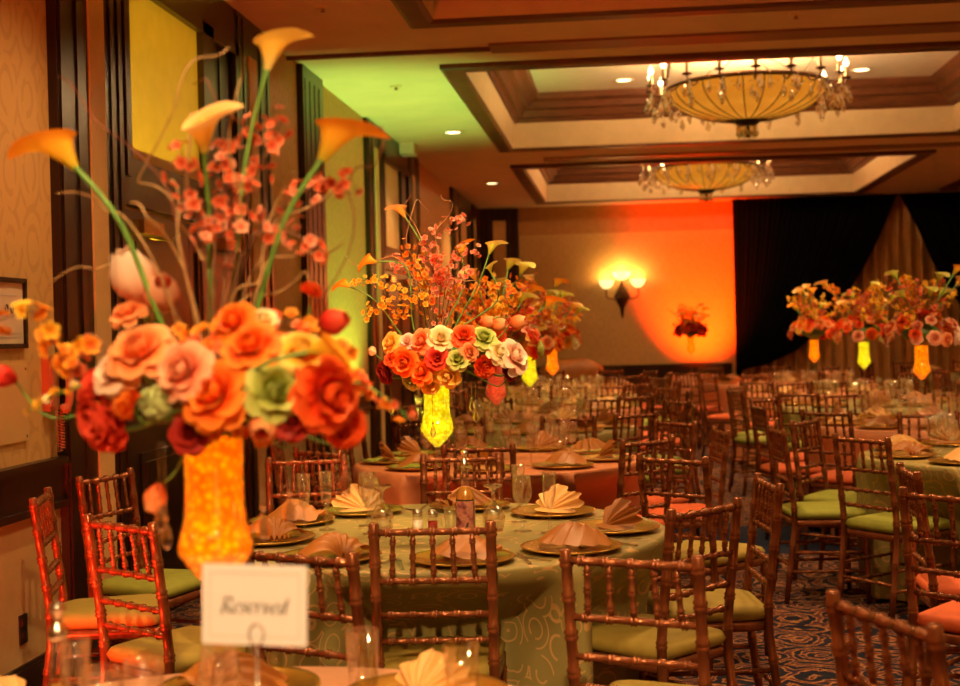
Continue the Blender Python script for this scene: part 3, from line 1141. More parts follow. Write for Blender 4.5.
def chair(backx, backy, face_deg, cushion, label, group, far=False):
    a = math.radians(face_deg)
    d = Vector((math.cos(a), math.sin(a)))
    o = Vector((backx, backy)) + d * .235
    SEATS.append((o, d))
    t = thing('chiavari_chair', label, 'chair', (o.x, o.y, 0), a - PI / 2, group)
    if far:
        put('frame', far_me, t)
        put('cushion', far_cushion, t, cushion)
    else:
        for nm, me in CH:
            put(nm, me, t, cushion if nm == 'cushion' else None)
    return t


CN = {'cushion_olive': 'olive', 'cushion_green': 'green', 'cushion_coral': 'coral'}
# the chairs that the photograph shows one by one: top of the back in pixels, facing
NEAR = [
    ('T2', 432, 523.5, 95, 'cushion_olive', 'copper bamboo chair with olive cushion, its back before the photo-label bottle'),
    (None, 630, 554, 71, 'cushion_olive', 'copper bamboo chair pulled back from the sage table, olive cushion, facing away'),
    ('T2', 705.6, 504.5, 140, 'cushion_olive', 'copper bamboo chair with olive cushion turned diagonally to the sage table by the aisle'),
    ('T2', 769, 479, 187, 'cushion_olive', 'copper bamboo chair seen edge-on in the aisle beside the sage table'),
    ('T2', 298, 550, 66, 'cushion_olive', 'copper bamboo chair half hidden behind the Reserved card'),
    ('T2', 119, 519.5, 56, 'cushion_olive', 'red lit bamboo chair with olive cushion, back turned to the wall notice'),
    ('T2', 40, 493.5, 16, 'cushion_olive', 'red lit bamboo chair seen edge-on against the wall with the notice'),
    ('T2', 105, 473, -15, 'cushion_green', 'copper bamboo chair with bright green cushion in front of the door surround'),
    ('T2', 306.5, 457, -77, 'cushion_olive', 'copper bamboo chair behind the sage table, between both vases'),
    ('T2', 461, 454.5, -84, 'cushion_olive', 'copper bamboo chair behind the photo-label bottle, facing it'),
    ('T2', 671.5, 456, 53, 'cushion_olive', 'copper bamboo chair between the sage and coral tables at the aisle'),
    ('T3', 478, 445, 86, 'cushion_coral', 'copper bamboo chair drawn up to the coral table, facing the sconce wall'),
    ('T3', 648, 438.5, 134, 'cushion_coral', 'copper bamboo chair diagonal to the coral table beside the aisle'),
    ('T3', 721, 428.6, 188, 'cushion_coral', 'copper bamboo chair edge-on in the aisle with coral cushion at the coral table'),
    (None, 880, 608.5, 23, 'cushion_coral', 'reddish bamboo chair back alone in the foreground aisle'),
    (None, 908, 468, -1, 'cushion_coral', 'bamboo chair with coral cushion edge-on at the frame side of the aisle'),
    (None, 950, 492, 48, 'cushion_coral', 'bamboo chair with coral cushion overlapping its edge-on neighbour across the aisle'),
    ('R1', 860.5, 436, 37, 'cushion_green', 'bamboo chair with green cushion, its back turned to the aisle at the sage table'),
    ('R1', 776, 428, 6, 'cushion_green', 'bamboo chair with green cushion edge-on at the sage table across the aisle'),
    ('R1', 928, 412, -88, 'cushion_green', 'bamboo chair behind the sage table across the aisle, facing the camera side'),
]
backs = []
for tk, px, py, fd, cu, lab in NEAR:
    p = at_z(px, py, .92)
    chair(p.x, p.y, fd, cu, lab, 'chairs around the nearer tables')
    backs.append((p.x, p.y))
SKIP = {'T1': 'all', 'T2': 'all', 'T3': {-90, -50, -10}, 'R1': {190, 230, 110}}
for tk, (x, y, R, cl, cu) in TABLES.items():
    sk = SKIP.get(tk, set())
    if sk == 'all':
        continue
    rnd = random.Random(tk)
    for a0 in (-90, -50, -10, 30, 70, 110, 150, 190, 230):
        if a0 in sk:
            continue
        a = math.radians(a0 + rnd.uniform(-5, 5))
        r = R + .42 + rnd.uniform(-.02, .06)
        bx, by = x + r * math.cos(a), y + r * math.sin(a)
        if any((bx - q[0]) ** 2 + (by - q[1]) ** 2 < .36 ** 2 for q in backs) or bx < XL + .12:
            continue
        # leave out what stands wholly outside the picture
        v = CAM_M.inverted() @ Vector((bx, by, .7))
        px = 480 + F * v.x / -v.z
        if px > 1010 or px < -60:
            continue
        backs.append((bx, by))
        chair(bx, by, math.degrees(a) + 180 + rnd.uniform(-6, 6), cu, 'bamboo chair, %s cushion, %s of %s' % (CN[cu], side(tk, a0), DESC[tk]), 'chairs around ' + DESC[tk], far=y > 8.6)


def cloth_mesh(R, seed, mat, cx, cy):
    rnd = random.Random(seed)
    n = 128
    ph = [rnd.random() * 6.28 for _ in range(4)]
    vs, fs = [], []
    rings = [(0.0, 0), (0.5, 0), (0.97, 0), (1.0, -.006)]
    vs.append((0, 0, ZT))
    allr = []
    # how far each chair standing against the table pushes the skirt in
    near = [(o, d) for (o, d) in SEATS if (o.x - cx) ** 2 + (o.y - cy) ** 2 < (R + .5) ** 2]
    lim = []
    for k in range(n):
        a = 2 * PI * k / n
        best = 9.0
        for st in range(60):
            r = .25 + (R - .10) * st / 59 + .02
            p = Vector((cx + r * math.cos(a), cy + r * math.sin(a)))
            for o, d in near:
                q = p - o
                f, s_ = q.dot(d), q.x * d.y - q.y * d.x
                if -.27 < f < .235 and abs(s_) < .245:
                    best = min(best, r)
            if best < 9:
                break
        lim.append(best)
    for f, dz in rings[1:]:
        allr.append([(R * f * math.cos(2 * PI * k / n), R * f * math.sin(2 * PI * k / n), ZT + dz) for k in range(n)])
    for j in range(1, 13):
        t = j / 12
        ring = []
        for k in range(n):
            a = 2 * PI * k / n
            w = math.sin(a * 11 + ph[0] + .6 * math.sin(a * 3 + ph[1])) + .5 * math.sin(a * 17 + ph[2])
            r = R + .012 + .035 * t + .030 * w * t ** .8
            if lim[k] < r:
                z_ = ZT - .01 - t * (ZT - .025)
                r += (lim[k] - .01 - r) * min(1.0, max(0.0, (.75 - z_) / .21))
            ring.append((r * math.cos(a), r * math.sin(a), ZT - .01 - t * (ZT - .025)))
        allr.append(ring)
    for r in allr:
        vs += r
    for k in range(n):
        fs.append((0, 1 + k, 1 + (k + 1) % n))
    for j in range(len(allr) - 1):
        for k in range(n):
            k2 = (k + 1) % n
            a, b_ = 1 + j * n, 1 + (j + 1) * n
            fs.append((a + k, b_ + k, b_ + k2, a + k2))
    return MB().add(vs, fs).mesh('tablecloth', mat)


tt = MB().lathe([(.68, 0), (.70, .005), (.70, .025), (.0, .027)], 32).mesh('tabletop', 'track_wood')
tp = MB().lathe([(.28, 0), (.26, .03), (.05, .05), (.045, .6), (.2, .70)], 12).mesh('pedestal', 'dark_metal')
for i, (k, (x, y, R, cl, cu)) in enumerate(TABLES.items()):
    t = thing('round_table', 'round banquet table hidden under the cloth of ' + DESC[k], 'table', (x, y, 0))
    put('tabletop', tt, t, loc=(0, 0, .72))
    put('pedestal', tp, t)
    cn = {'cloth_pink': 'pale pink', 'cloth_sage': 'sage green vine embroidered', 'cloth_coral': 'coral'}[cl]
    o = put('tablecloth', cloth_mesh(R, i, cl, x, y), None, loc=(x, y, 0))
    tag(o, cn + ' floor length cloth draped on ' + DESC[k], 'tablecloth')


# ------------------------------------------------------------------ tableware
me_charger = MB().lathe([(.0, .004), (.105, .004), (.115, .008), (.155, .016), (.165, .019), (.166, .016), (.112, .0), (.0, .0)], 32).mesh('charger_plate', 'gold_plate')


def napkin_fan():
    n = 72
    def fn(u, v):
        a = math.radians(12 + 156 * u)
        r = .015 + .095 * v
        zig = math.cos(u * 8 * 2 * PI) * .013 * v + .012 * math.sin(u * 5) * v
        return (r * math.cos(a) * 1.1, .025 - v * .05 - .03 * v * v * math.sin(a) + zig, .012 + r * math.sin(a) * (.80 + .10 * math.sin(u * 17)))
    mb = MB().grid(fn, n, 4)
    def base(u, v):
        a = 2 * PI * u
        return (.075 * v * math.cos(a) * 1.3, -.01 + .06 * v * math.sin(a), .010 + .022 * (1 - v) + .006 * math.sin(a * 5) * v * (1 - v))
    mb.grid(base, 24, 4, True)
    return mb


def napkin_peak():
    """gathered at one end, pleats spreading into an arched shell"""
    def fn(u, v):
        a = math.radians(-72 + 144 * u)
        r = .012 + .175 * v * (1 - .10 * abs(u - .5))
        pl = math.cos(u * 7 * 2 * PI)
        arch = math.sin(min(1.0, v * 1.02) * PI * .93) ** .8
        z = .006 + .088 * arch * math.cos(a) ** .7 * (1 - .25 * v) + .011 * pl * v * (1.2 - v)
        return (.085 - r * math.cos(a) * .98 + .03 * arch, r * math.sin(a) * .78 + .006 * pl * v, max(.004, z))
    mb = MB().grid(fn, 84, 9)

    def tail(u, v):
        a = math.radians(-50 + 100 * u)
        r = .01 + .045 * v
        return (.085 + r * math.cos(a), r * math.sin(a), .012 + .016 * v + .008 * math.cos(u * 5 * 2 * PI) * v)
    return mb.grid(tail, 30, 3)


ME_FAN = napkin_fan().mesh('napkin', 'napkin_tan')
ME_PEAK = napkin_peak().mesh('napkin', 'napkin_tan')
me_wine = MB().lathe([(.034, .0), (.034, .003), (.006, .008), (.0045, .04), (.005, .085), (.02, .095), (.033, .12), (.036, .15), (.030, .20), (.0285, .20), (.034, .15), (.031, .122), (.018, .098), (.001, .092)], 16).mesh('wine_glass', 'glass')
me_flute = MB().lathe([(.031, .0), (.031, .003), (.006, .008), (.004, .05), (.005, .08), (.018, .105), (.024, .15), (.025, .215), (.0238, .215), (.0225, .15), (.016, .108), (.001, .09)], 16).mesh('champagne_flute', 'glass')
me_tumbler = MB().lathe([(.028, .0), (.030, .002), (.036, .12), (.0345, .12), (.0285, .01), (.0, .008)], 16).mesh('tumbler', 'glass')
# goblet set upside down: wide rim on the cloth, foot on top
me_goblet = MB().lathe([(.033, .0), (.0315, .0), (.040, .03), (.042, .055), (.030, .085), (.010, .10), (.007, .115), (.006, .14), (.012, .152), (.033, .160), (.035, .164), (.034, .167), (.0, .168)], 18).mesh('goblet', 'crystal')
me_fork = MB().box(-.006, .006, -.10, .03, 0, .003)
for k in range(4):
    me_fork.box(-.010 + .0058 * k, -.007 + .0058 * k, .045, .095, 0, .003)
me_fork.box(-.010, .0105, .028, .047, 0, .003)
me_fork = me_fork.mesh('fork', 'silver', False)
me_knife = MB().box(-.006, .006, -.11, .0, 0, .005).add([(-.008, .0, 0), (.008, .0, 0), (.009, .06, 0), (-.002, .11, 0), (-.008, .10, 0), (-.008, .0, .003), (.008, .0, .003), (.009, .06, .003), (-.002, .11, .003), (-.008, .10, .003)], [(4, 3, 2, 1, 0), (5, 6, 7, 8, 9), (0, 1, 6, 5), (1, 2, 7, 6), (2, 3, 8, 7), (3, 4, 9, 8), (4, 0, 5, 9)]).mesh('knife', 'silver', False)


def single(name, me, loc, label, cat, group, rz=0.0, mat=None):
    return tag(put(name, me, None, mat, loc=loc, rot=(0, 0, rz)), label, cat, group)


def setting(x, y, ang, fan, where, glasses=0, cutlery=False, nmat='napkin_tan', rot=0.0, labs=None, sd=None, ns=1.0):
    """charger, napkin, glasses; ang = direction from table centre to the seat"""
    g = 'place settings on ' + where
    la, lb = labs if labs else ('round gold charger plate set on ' + where, ('fanned' if fan else 'peaked') + ' folded napkin on a charger on ' + where)
    single('charger_plate', me_charger, (x, y, ZT + .001), la, 'plate', g)
    single('napkin', ME_FAN if fan else ME_PEAK, (x, y, ZT + .0065), lb, 'napkin', g, ang + PI / 2 + rot, nmat).scale = (ns,) * 3
    c, s = math.cos(ang), math.sin(ang)
    for k in range(glasses):
        off = (.13, -.06)[k]
        gx, gy = x - c * .20 - s * off, y - s * .20 + c * off
        if k == 0:
            single('wine_glass', me_wine, (gx, gy, ZT + .001), 'clear stemmed wine glass, %s of %s' % (sd, where), 'wine glass', 'glasses on ' + where)
        else:
            single('champagne_flute', me_flute, (gx, gy, ZT + .001), 'clear champagne flute, %s of %s' % (sd, where), 'flute', 'glasses on ' + where)
    if cutlery:
        cw = cutlery if isinstance(cutlery, str) else where
        single('fork', me_fork, (x - s * -.195, y + c * -.195, ZT + .001), 'silver fork at ' + cw, 'fork', 'cutlery on ' + where, ang + PI / 2)
        single('knife', me_knife, (x - s * .195, y + c * .195, ZT + .001), 'silver knife at ' + cw, 'knife', 'cutlery on ' + where, ang + PI / 2)


# the sage table, setting by setting
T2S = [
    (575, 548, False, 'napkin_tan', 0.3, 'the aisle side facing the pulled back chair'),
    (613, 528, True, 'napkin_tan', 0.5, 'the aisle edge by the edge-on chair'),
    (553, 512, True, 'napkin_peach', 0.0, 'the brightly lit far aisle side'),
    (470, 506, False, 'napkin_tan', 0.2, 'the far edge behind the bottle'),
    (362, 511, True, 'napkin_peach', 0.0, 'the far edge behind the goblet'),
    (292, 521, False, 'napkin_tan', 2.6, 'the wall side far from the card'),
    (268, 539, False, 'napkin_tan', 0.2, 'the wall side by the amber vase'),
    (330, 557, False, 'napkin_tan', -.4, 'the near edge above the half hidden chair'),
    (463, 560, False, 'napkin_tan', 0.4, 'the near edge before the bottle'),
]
tx, ty = TABLES['T2'][0], TABLES['T2'][1]
for px, py, fan, nm, rr, wh in T2S:
    p = at_z(px, py, ZT + .01)
    v = Vector((p.x - tx, p.y - ty))
    if v.length > .655:
        v *= .655 / v.length
    a = math.atan2(v.y, v.x)
    setting(tx + v.x, ty + v.y, a, fan, 'the sage table with the yellow vase', 0, wh + ' of the sage table', nm, rr,
            ('gold charger plate on the sage table at ' + wh, ('fanned ' if fan else 'peaked ') + ('pale peach' if nm == 'napkin_peach' else 'tan') + ' napkin at ' + wh + ' of the sage table'))
GL = [('flute', 305, 533, 'by the wall side napkin'), ('flute', 327, 530, 'between the wall side and the goblet'), ('wine', 368, 526, 'behind the upturned goblet by the salt'),
      ('wine', 523, 531, 'next to the bottle side goblet'), ('flute', 519, 522, 'behind the glass next to the bottle side goblet'), ('flute', 550, 533, 'before the brightly lit peach napkin'),
      ('wine', 372, 534, 'in front of the upturned goblet by the salt')]
for kd, px, py, wh in GL:
    p = at_z(px, py, ZT)
    if kd == 'flute':
        single('champagne_flute', me_flute, (p.x, p.y, ZT + .001), 'clear champagne flute on the sage table, ' + wh, 'flute', 'glasses on the sage table')
    else:
        single('wine_glass', me_wine, (p.x, p.y, ZT + .001), 'clear wine glass on the sage table, ' + wh, 'wine glass', 'glasses on the sage table')
for px, wh in ((383, 'beside the salt and pepper'), (494, 'beside the photo-label bottle')):
    p = at_z(px, 531, ZT)
    single('goblet', me_goblet, (p.x, p.y, ZT + .001), 'cut crystal goblet standing upside down ' + wh, 'goblet', 'upturned goblets')
# salt and pepper
for px, py, fill, nm in ((418, 533, 'white_plastic', 'salt'), (433, 534, 'rose_crimson', 'pepper')):
    p = at_z(px, py, ZT)
    t = thing(nm + '_shaker', 'small glass %s shaker with metal cap near the yellow vase' % nm, 'shaker', (p.x, p.y, ZT + .001))
    MB().lathe([(.020, 0), (.022, .005), (.019, .055), (.017, .062), (.0, .062)], 10).build('jar', 'glass', t)
    MB().lathe([(.017, .004), (.017, .045), (.0, .046)], 10).build('contents', fill, t)
    MB().lathe([(.018, .060), (.019, .072), (.013, .085), (.0, .088)], 10).build('cap', 'silver', t)
plain('cider', (0.36, 0.15, 0.02), 0.1, vary=0.05)
# picture on the bottle label: two figures in front of pink ground
m, nt, b = new_mat('photo_label')
_v = texco(nt, (1, 1, 1))
_n = noise(nt, _v, 26.0, 2.0, .5, 1.0)
L(nt, ramp(nt, _n, [(.35, (.05, .01, .01)), (.45, (.24, .06, .06)), (.56, (.36, .15, .09)), (.66, (.03, .01, .015))]), b.inputs['Base Color'])
b.inputs['Roughness'].default_value = .4


def bottle(x, y, label):
    t = thing('favor_bottle', label, 'bottle', (x, y, ZT + .001))
    MB().lathe([(.0, .001), (.036, .001), (.037, .01), (.037, .125), (.033, .145), (.015, .165), (.0135, .225), (.0155, .228), (.0155, .238), (.012, .24)], 20, cap1=False).build('glass_body', 'glass', t)
    MB().lathe([(.0, .004), (.034, .004), (.0345, .125), (.030, .143), (.012, .163), (.0, .166)], 20).build('drink', 'cider', t)
    def lab(u, v):
        a = -PI / 2 + (u - .5) * 1.9
        return (.0382 * math.cos(a), .0382 * math.sin(a), .022 + .095 * v)
    MB().grid(lab, 10, 2).build('photo_label', 'photo_label', t)
    def bord(u, v):
        a = -PI / 2 + (u - .5) * 2.05
        return (.0378 * math.cos(a), .0378 * math.sin(a), .017 + .105 * v)
    MB().grid(bord, 10, 2).build('label_border', 'dark_metal', t)
    MB().lathe([(.013, .232), (.017, .240), (.016, .252), (.008, .262), (.006, .270), (.014, .282), (.013, .292), (.0, .298)], 12).build('stopper', 'silver', t)


p = at_z(466, 533, ZT)
bottle(p.x, p.y, 'clear bottle of amber drink with a photo label and silver stopper on the sage table')
p = at_z(451, 531, ZT)
tag(put('votive_glass', me_tumbler, None, loc=(p.x, p.y, ZT + .001), scale=.72), 'small clear votive glass between the yellow vase stem and the bottle', 'glass')

# other tables
for tk, (x, y, R, cl, cu) in TABLES.items():
    if tk in ('T1', 'T2'):
        continue
    rnd = random.Random('s' + tk)
    for a0 in (-90, -50, -10, 30, 70, 110, 150, 190, 230):
        a = math.radians(a0)
        r = R - .20
        px_ = CAM_M.inverted() @ Vector((x + r * math.cos(a), y + r * math.sin(a), .8))
        if not (-40 < 480 + F * px_.x / -px_.z < 1000):
            continue
        fan = rnd.random() < .45
        sd = side(tk, a0)
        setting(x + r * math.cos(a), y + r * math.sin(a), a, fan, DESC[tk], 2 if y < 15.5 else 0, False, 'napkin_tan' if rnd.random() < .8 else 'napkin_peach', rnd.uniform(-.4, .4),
                ('gold charger plate, %s of %s' % (sd, DESC[tk]), '%s napkin, %s of %s' % ('fanned' if fan else 'peaked', sd, DESC[tk])), sd)

# foreground table: what shows along its far edge
tx, ty = TABLES['T1'][0], TABLES['T1'][1]
FG = 'the foreground table with the amber vase'
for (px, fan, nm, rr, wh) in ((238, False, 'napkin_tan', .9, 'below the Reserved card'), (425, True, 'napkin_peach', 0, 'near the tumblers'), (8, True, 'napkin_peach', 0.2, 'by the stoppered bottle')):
    y_ = {238: 2.60, 425: 2.56, 8: 2.40}[px]
    q = at_y(px, 690, y_)
    v = Vector((q.x - tx, y_ - ty))
    if v.length > .62:
        v *= .54 / v.length
    setting(tx + v.x, ty + v.y, math.atan2(v.y, v.x), fan, FG, 0, False, nm, rr, ('gold charger plate on the foreground table ' + wh, ('fanned peach' if fan else 'peaked tan') + ' napkin on the foreground table ' + wh), None, .8 if fan else 1.0)
for nm, me, px, py, z, lab in (('tumbler', me_tumbler, 362, 630, .12, 'straight tumbler on the foreground table, between card and peach napkin'), ('tumbler', me_tumbler, 461, 644, .12, 'straight tumbler on the foreground table, past the peach napkin'),
                          ('wine_glass', me_wine, 219, 648, .20, 'wine glass on the foreground table under the Reserved card'), ('champagne_flute', me_flute, 75, 640, .215, 'champagne flute beside the stoppered bottle'),
                          ('wine_glass', me_wine, 142, 660, .20, 'wine glass on the foreground table before the red lit chair'), ('wine_glass', me_wine, 100, 668, .20, 'wine glass on the foreground table nearer the stoppered bottle')):
    q = at_z(px, py, ZT + z)
    v = Vector((q.x - tx, q.y - ty))
    if v.length > .67:
        v *= .67 / v.length
    single(nm, me, (tx + v.x, ty + v.y, ZT + .001), 'clear ' + lab, 'glass', 'glasses on the foreground table')
q = at_z(57, 603, ZT + .295)
bottle(q.x, q.y, 'clear bottle of amber drink with silver stopper on the foreground table')

# Reserved card on its wire holder
CD = 1.72
tl, tr_, br, bl = [at_y(px, py, CD) for px, py in ((198, 565), (303, 565), (311, 648), (207, 642))]
base = (bl + br) / 2
rc = thing('reserved_sign', 'white Reserved card held up by a wire stand before the amber vase', 'sign', (base.x, CD, ZT + .001))
org = Vector((base.x, CD, ZT + .001))
ux = ((tr_ - tl) + (br - bl)) / 2
uz = ((tl - bl) + (tr_ - br)) / 2
cen = (tl + tr_ + br + bl) / 4 - org
W_, H_ = ux.length, uz.length
ux.normalize()
uz = (uz - ux * uz.dot(ux)).normalized()
un = ux.cross(uz)          # towards the camera
if un.y > 0:
    un = -un


def card(u, v, w):
    return cen + ux * u + uz * v + un * w


mb = MB()
mb.add([card(s * W_ / 2, t_ * H_ / 2, w) for w in (-.0006, .0006) for s, t_ in ((-1, -1), (1, -1), (1, 1), (-1, 1))], [(0, 1, 2, 3), (7, 6, 5, 4), (0, 4, 5, 1), (1, 5, 6, 2), (2, 6, 7, 3), (3, 7, 4, 0)])
cardo = mb.build('card', 'paper', rc, False)
mb = MB()
for (u0, v0, u1, v1) in ((-.43, -.40, .43, -.39), (-.43, .39, .43, .40), (-.43, -.40, -.4225, .40), (.4225, -.40, .43, .40)):
    mb.add([card(u * W_, v * H_, .0012) for u, v in ((u0, v0), (u1, v0), (u1, v1), (u0, v1))], [(0, 1, 2, 3)])
mb.build('card_border', 'ink_pale', cardo, False)
# italic calligraphic alphabet for the one word (x to the right, slanted by shear)
E_ = [[(.07, .27), (.26, .33), (.34, .44), (.23, .53), (.09, .40), (.06, .18), (.17, .01), (.36, .09)]]
GL_ = {
    'R': ([[(.12, .0), (.14, .4), (.16, .82)], [(.02, .0), (.24, .0)], [(.0, .80), (.30, .84), (.52, .74), (.47, .54), (.30, .44), (.16, .43)], [(.30, .44), (.42, .20), (.54, .03), (.68, .01)]], .68),
    'e': (E_, .43),
    's': ([[(.36, .45), (.24, .53), (.11, .46), (.13, .34), (.28, .22), (.30, .09), (.16, .0), (.0, .07)]], .41),
    'r': ([[(.02, .46), (.11, .52), (.10, .25), (.09, .0)], [(.10, .32), (.22, .50), (.36, .50)]], .40),
    'v': ([[(.0, .46), (.09, .52), (.13, .25), (.17, .0), (.30, .2), (.40, .50)]], .46),
    'd': ([[(.36, .42), (.22, .53), (.07, .38), (.06, .12), (.17, .0), (.30, .12), (.37, .44)], [(.38, .84), (.37, .4), (.36, .08), (.48, .05)]], .50),
}
word = MB()
adv = sum(GL_[c][1] for c in 'Reserved')
s_ = W_ * .64 / adv
x = -W_ * .33
for c in 'Reserved':
    st, w_ = GL_[c]
    st = [[(p_[0] + .22 * p_[1], p_[1]) for p_ in q_] for q_ in st]
    word.merge(nib_text(st, x, -H_ * .10, s_, card, (.062, .036), .0014))
    x += s_ * w_
word.build('lettering', 'ink', cardo, False)
# wire ring clip and stem
rp = at_y(257, 634, CD) - org + un * .003
ring = [rp + ux * (.010 * math.cos(k * PI / 8)) + uz * (.014 * math.sin(k * PI / 8)) for k in range(17)]
MB().tube(ring, .0014, 5, False).build('clip_ring', 'silver', rc)
MB().tube([rp - uz * .014, Vector((rp.x, 0, .02)), Vector((0, 0, .012))], .0018, 5).build('wire_stem', 'silver', rc)
MB().lathe([(.04, 0), (.04, .004), (.012, .012), (.0, .014)], 20).build('weighted_base', 'silver', rc)

# ------------------------------------------------------------------ vases
VP_ = [(.0125, .305), (.022, .315), (.044, .340), (.0605, .362), (.063, .374), (.058, .395), (.052, .42), (.0495, .45), (.0490, .50), (.0505, .545), (.053, .572)]
me_vg = MB().lathe(VP_, 28, cap0=False, cap1=False).mesh('glass_bowl', 'glass')
me_vs = MB().lathe([(.060, 0), (.060, .004), (.03, .010), (.010, .018), (.007, .06), (.006, .18), (.008, .27), (.0125, .305)], 20, cap1=False).mesh('glass_stem', 'glass')
core_p = [(max(.001, r - .004), z) for r, z in VP_[:-1]]
cores = {k: MB().lathe(core_p, 28).mesh('bead_fill', k) for k in ('beads_amber', 'beads_yellow', 'beads_red')}


def ico(c, r):
    t = (1 + 5 ** .5) / 2
    vs = [(-1, t, 0), (1, t, 0), (-1, -t, 0), (1, -t, 0), (0, -1, t), (0, 1, t), (0, -1, -t), (0, 1, -t), (t, 0, -1), (t, 0, 1), (-t, 0, -1), (-t, 0, 1)]
    k = r / (1 + t * t) ** .5
    fs = [(0, 11, 5), (0, 5, 1), (0, 1, 7), (0, 7, 10), (0, 10, 11), (1, 5, 9), (5, 11, 4), (11, 10, 2), (10, 7, 6), (7, 1, 8), (3, 9, 4), (3, 4, 2), (3, 2, 6), (3, 6, 8), (3, 8, 9), (4, 9, 5), (2, 4, 11), (6, 2, 10), (8, 6, 7), (9, 8, 1)]
    return [(c[0] + a * k, c[1] + b_ * k, c[2] + d_ * k) for a, b_, d_ in vs], fs


def prof_r(z):
    for (r0, z0), (r1, z1) in zip(VP_, VP_[1:]):
        if z0 <= z <= z1:
            return r0 + (r1 - r0) * (z - z0) / (z1 - z0)
    return .05


def vase(tk, mat, label, real_beads=0, energy=0.0, color=(1, .4, .05)):
    x, y = TABLES[tk][0], TABLES[tk][1]
    t = thing('footed_vase', label, 'vase', (x, y, ZT + .001), group='lit footed vases')
    put('glass_stem', me_vs, t)
    put('glass_bowl', me_vg, t)
    put('bead_fill', cores[mat], t)
    if real_beads:
        rnd = random.Random(tk)
        mb = MB()
        for _ in range(real_beads):
            z = rnd.uniform(.325, .550)
            a = rnd.uniform(0, 2 * PI)
            r = prof_r(z) - .0065
            v, f = ico((r * math.cos(a), r * math.sin(a), z), rnd.uniform(.0042, .0062))
            mb.add(v, f)
        o = mb.build('gel_beads', mat, t)
        o['kind'] = 'stuff'
    if energy:
        lamp('vase_lamp', 'POINT', (x, y, ZT + .45), energy, color, .05)
    return Vector((x, y, ZT + .575))


# ------------------------------------------------------------------ flowers
def petal(w, h, cup, curl, nu=5, nv=5, point=0.0):
    def fn(u, v):
        s = (u - .5) * 2
        prof = math.sin(min(1, v * 1.25 + .12) * PI / 2) * (1 - max(0, v - .72) / .28 * (.28 + point * .6))
        x = w * s * prof
        y = cup * (s * s) * -1.0 * prof + curl * max(0, v - .45) ** 2 * 2.2 - .10 * math.sin(v * PI) * -1
        z = h * v * (1 - .12 * s * s * v)
        return (x, y, z)
    return MB().grid(fn, nu, nv, False, lambda u, v: v * .85 + .15 * abs(u - .5) * 2 * v)


PETALS = [petal(.36, .75, .22, .05), petal(.48, .85, .26, .35), petal(.60, .92, .22, .75)]
PETAL_ME = [q.mesh('petal', 'rose_orange') for q in PETALS]
ROSE_LAYERS = [(3, 4, .05, 0, .95), (4, 14, .10, 0, 1.0), (5, 30, .16, 1, .95), (6, 52, .20, 2, .95), (6, 74, .22, 2, .95)]
DAHLIA_LAYERS = [(5, 8, .04, 0, .8), (8, 26, .10, 0, 1.0), (10, 46, .14, 0, 1.1), (11, 66, .18, 0, 1.15), (12, 86, .2, 0, 1.15)]


def layer_mats(layers, rnd, jit=.12):
    out = []
    ph = rnd.random() * 6
    for li, (n, op, off, pm, s) in enumerate(layers):
        for k in range(n):
            a = ph + li * .7 + 2 * PI * k / n + rnd.uniform(-jit, jit)
            th = math.radians(op + rnd.uniform(-6, 6))
            # petal's +Y is outward
            M = Matrix.Rotation(a, 4, 'Z') @ Matrix.Translation((0, off, -.25)) @ Matrix.Rotation(-th, 4, 'X') @ Matrix.Scale(s, 4)
            out.append((pm, M))
    return out


def joined(layers, seed):
    mb = MB()
    for pm, M in layer_mats(layers, random.Random(seed)):
        mb.merge(PETALS[pm], M)
    return mb


ROSE_ME = [joined(ROSE_LAYERS, k).mesh('rose', 'rose_orange') for k in range(3)]
DAHLIA_ME = [joined(DAHLIA_LAYERS, 9).mesh('dahlia', 'rose_red')]


def tulip_mb():
    mb = MB()
    for k in range(6):
        def fn(u, v, k=k):
            a = 2 * PI * k / 6 + (u - .5) * 1.5
            r = .76 * math.sin(min(1, v * 1.02 + .04) * PI * .80 + .12) * (1.0 if k % 2 else .93)
            wid = 1
            z = -1.0 + 2.0 * v - .18 * abs(u - .5) * 2 * v
            return (r * math.cos(a), r * math.sin(a), z)
        mb.grid(fn, 4, 6)
    return mb


TULIP_ME = tulip_mb().mesh('tulip', 'rose_peach')
# fluffy button ball
_r = random.Random(5)
mbb = MB()
for _ in range(150):
    d = Vector((_r.gauss(0, 1), _r.gauss(0, 1), _r.gauss(0, 1))).normalized()
    mbb.merge(petal(.10, .35, .05, .1, 2, 2), frame(d * .65, d, d.orthogonal()))
v_, f_ = ico((0, 0, 0), .75)
mbb.add(v_, f_)
BUTTON_ME = mbb.mesh('button_flower', 'button_green')


def blossom_mb():
    mb = MB()
    for k in range(5):
        M = Matrix.Rotation(2 * PI * k / 5, 4, 'Z') @ Matrix.Rotation(-1.05, 4, 'X')
        mb.merge(petal(.42, 1.0, .2, .3, 2, 3), M)
    v, f = ico((0, 0, .12), .16)
    mb.add(v, f, [0.0] * len(v))
    return mb


BLOSSOM = blossom_mb()
BLOSSOM_ME = BLOSSOM.mesh('blossom', 'blossom_coral')


def leaf_mb():
    def fn(u, v):
        s = (u - .5) * 2
        w = .30 * math.sin(v * PI) ** .8 * (1 - .3 * v)
        return (s * w, .12 * abs(s) * w - .25 * v * v, v)
    return MB().grid(fn, 2, 5)


LEAF = leaf_mb()
LEAF_ME = LEAF.mesh('leaf', 'leaf_green')


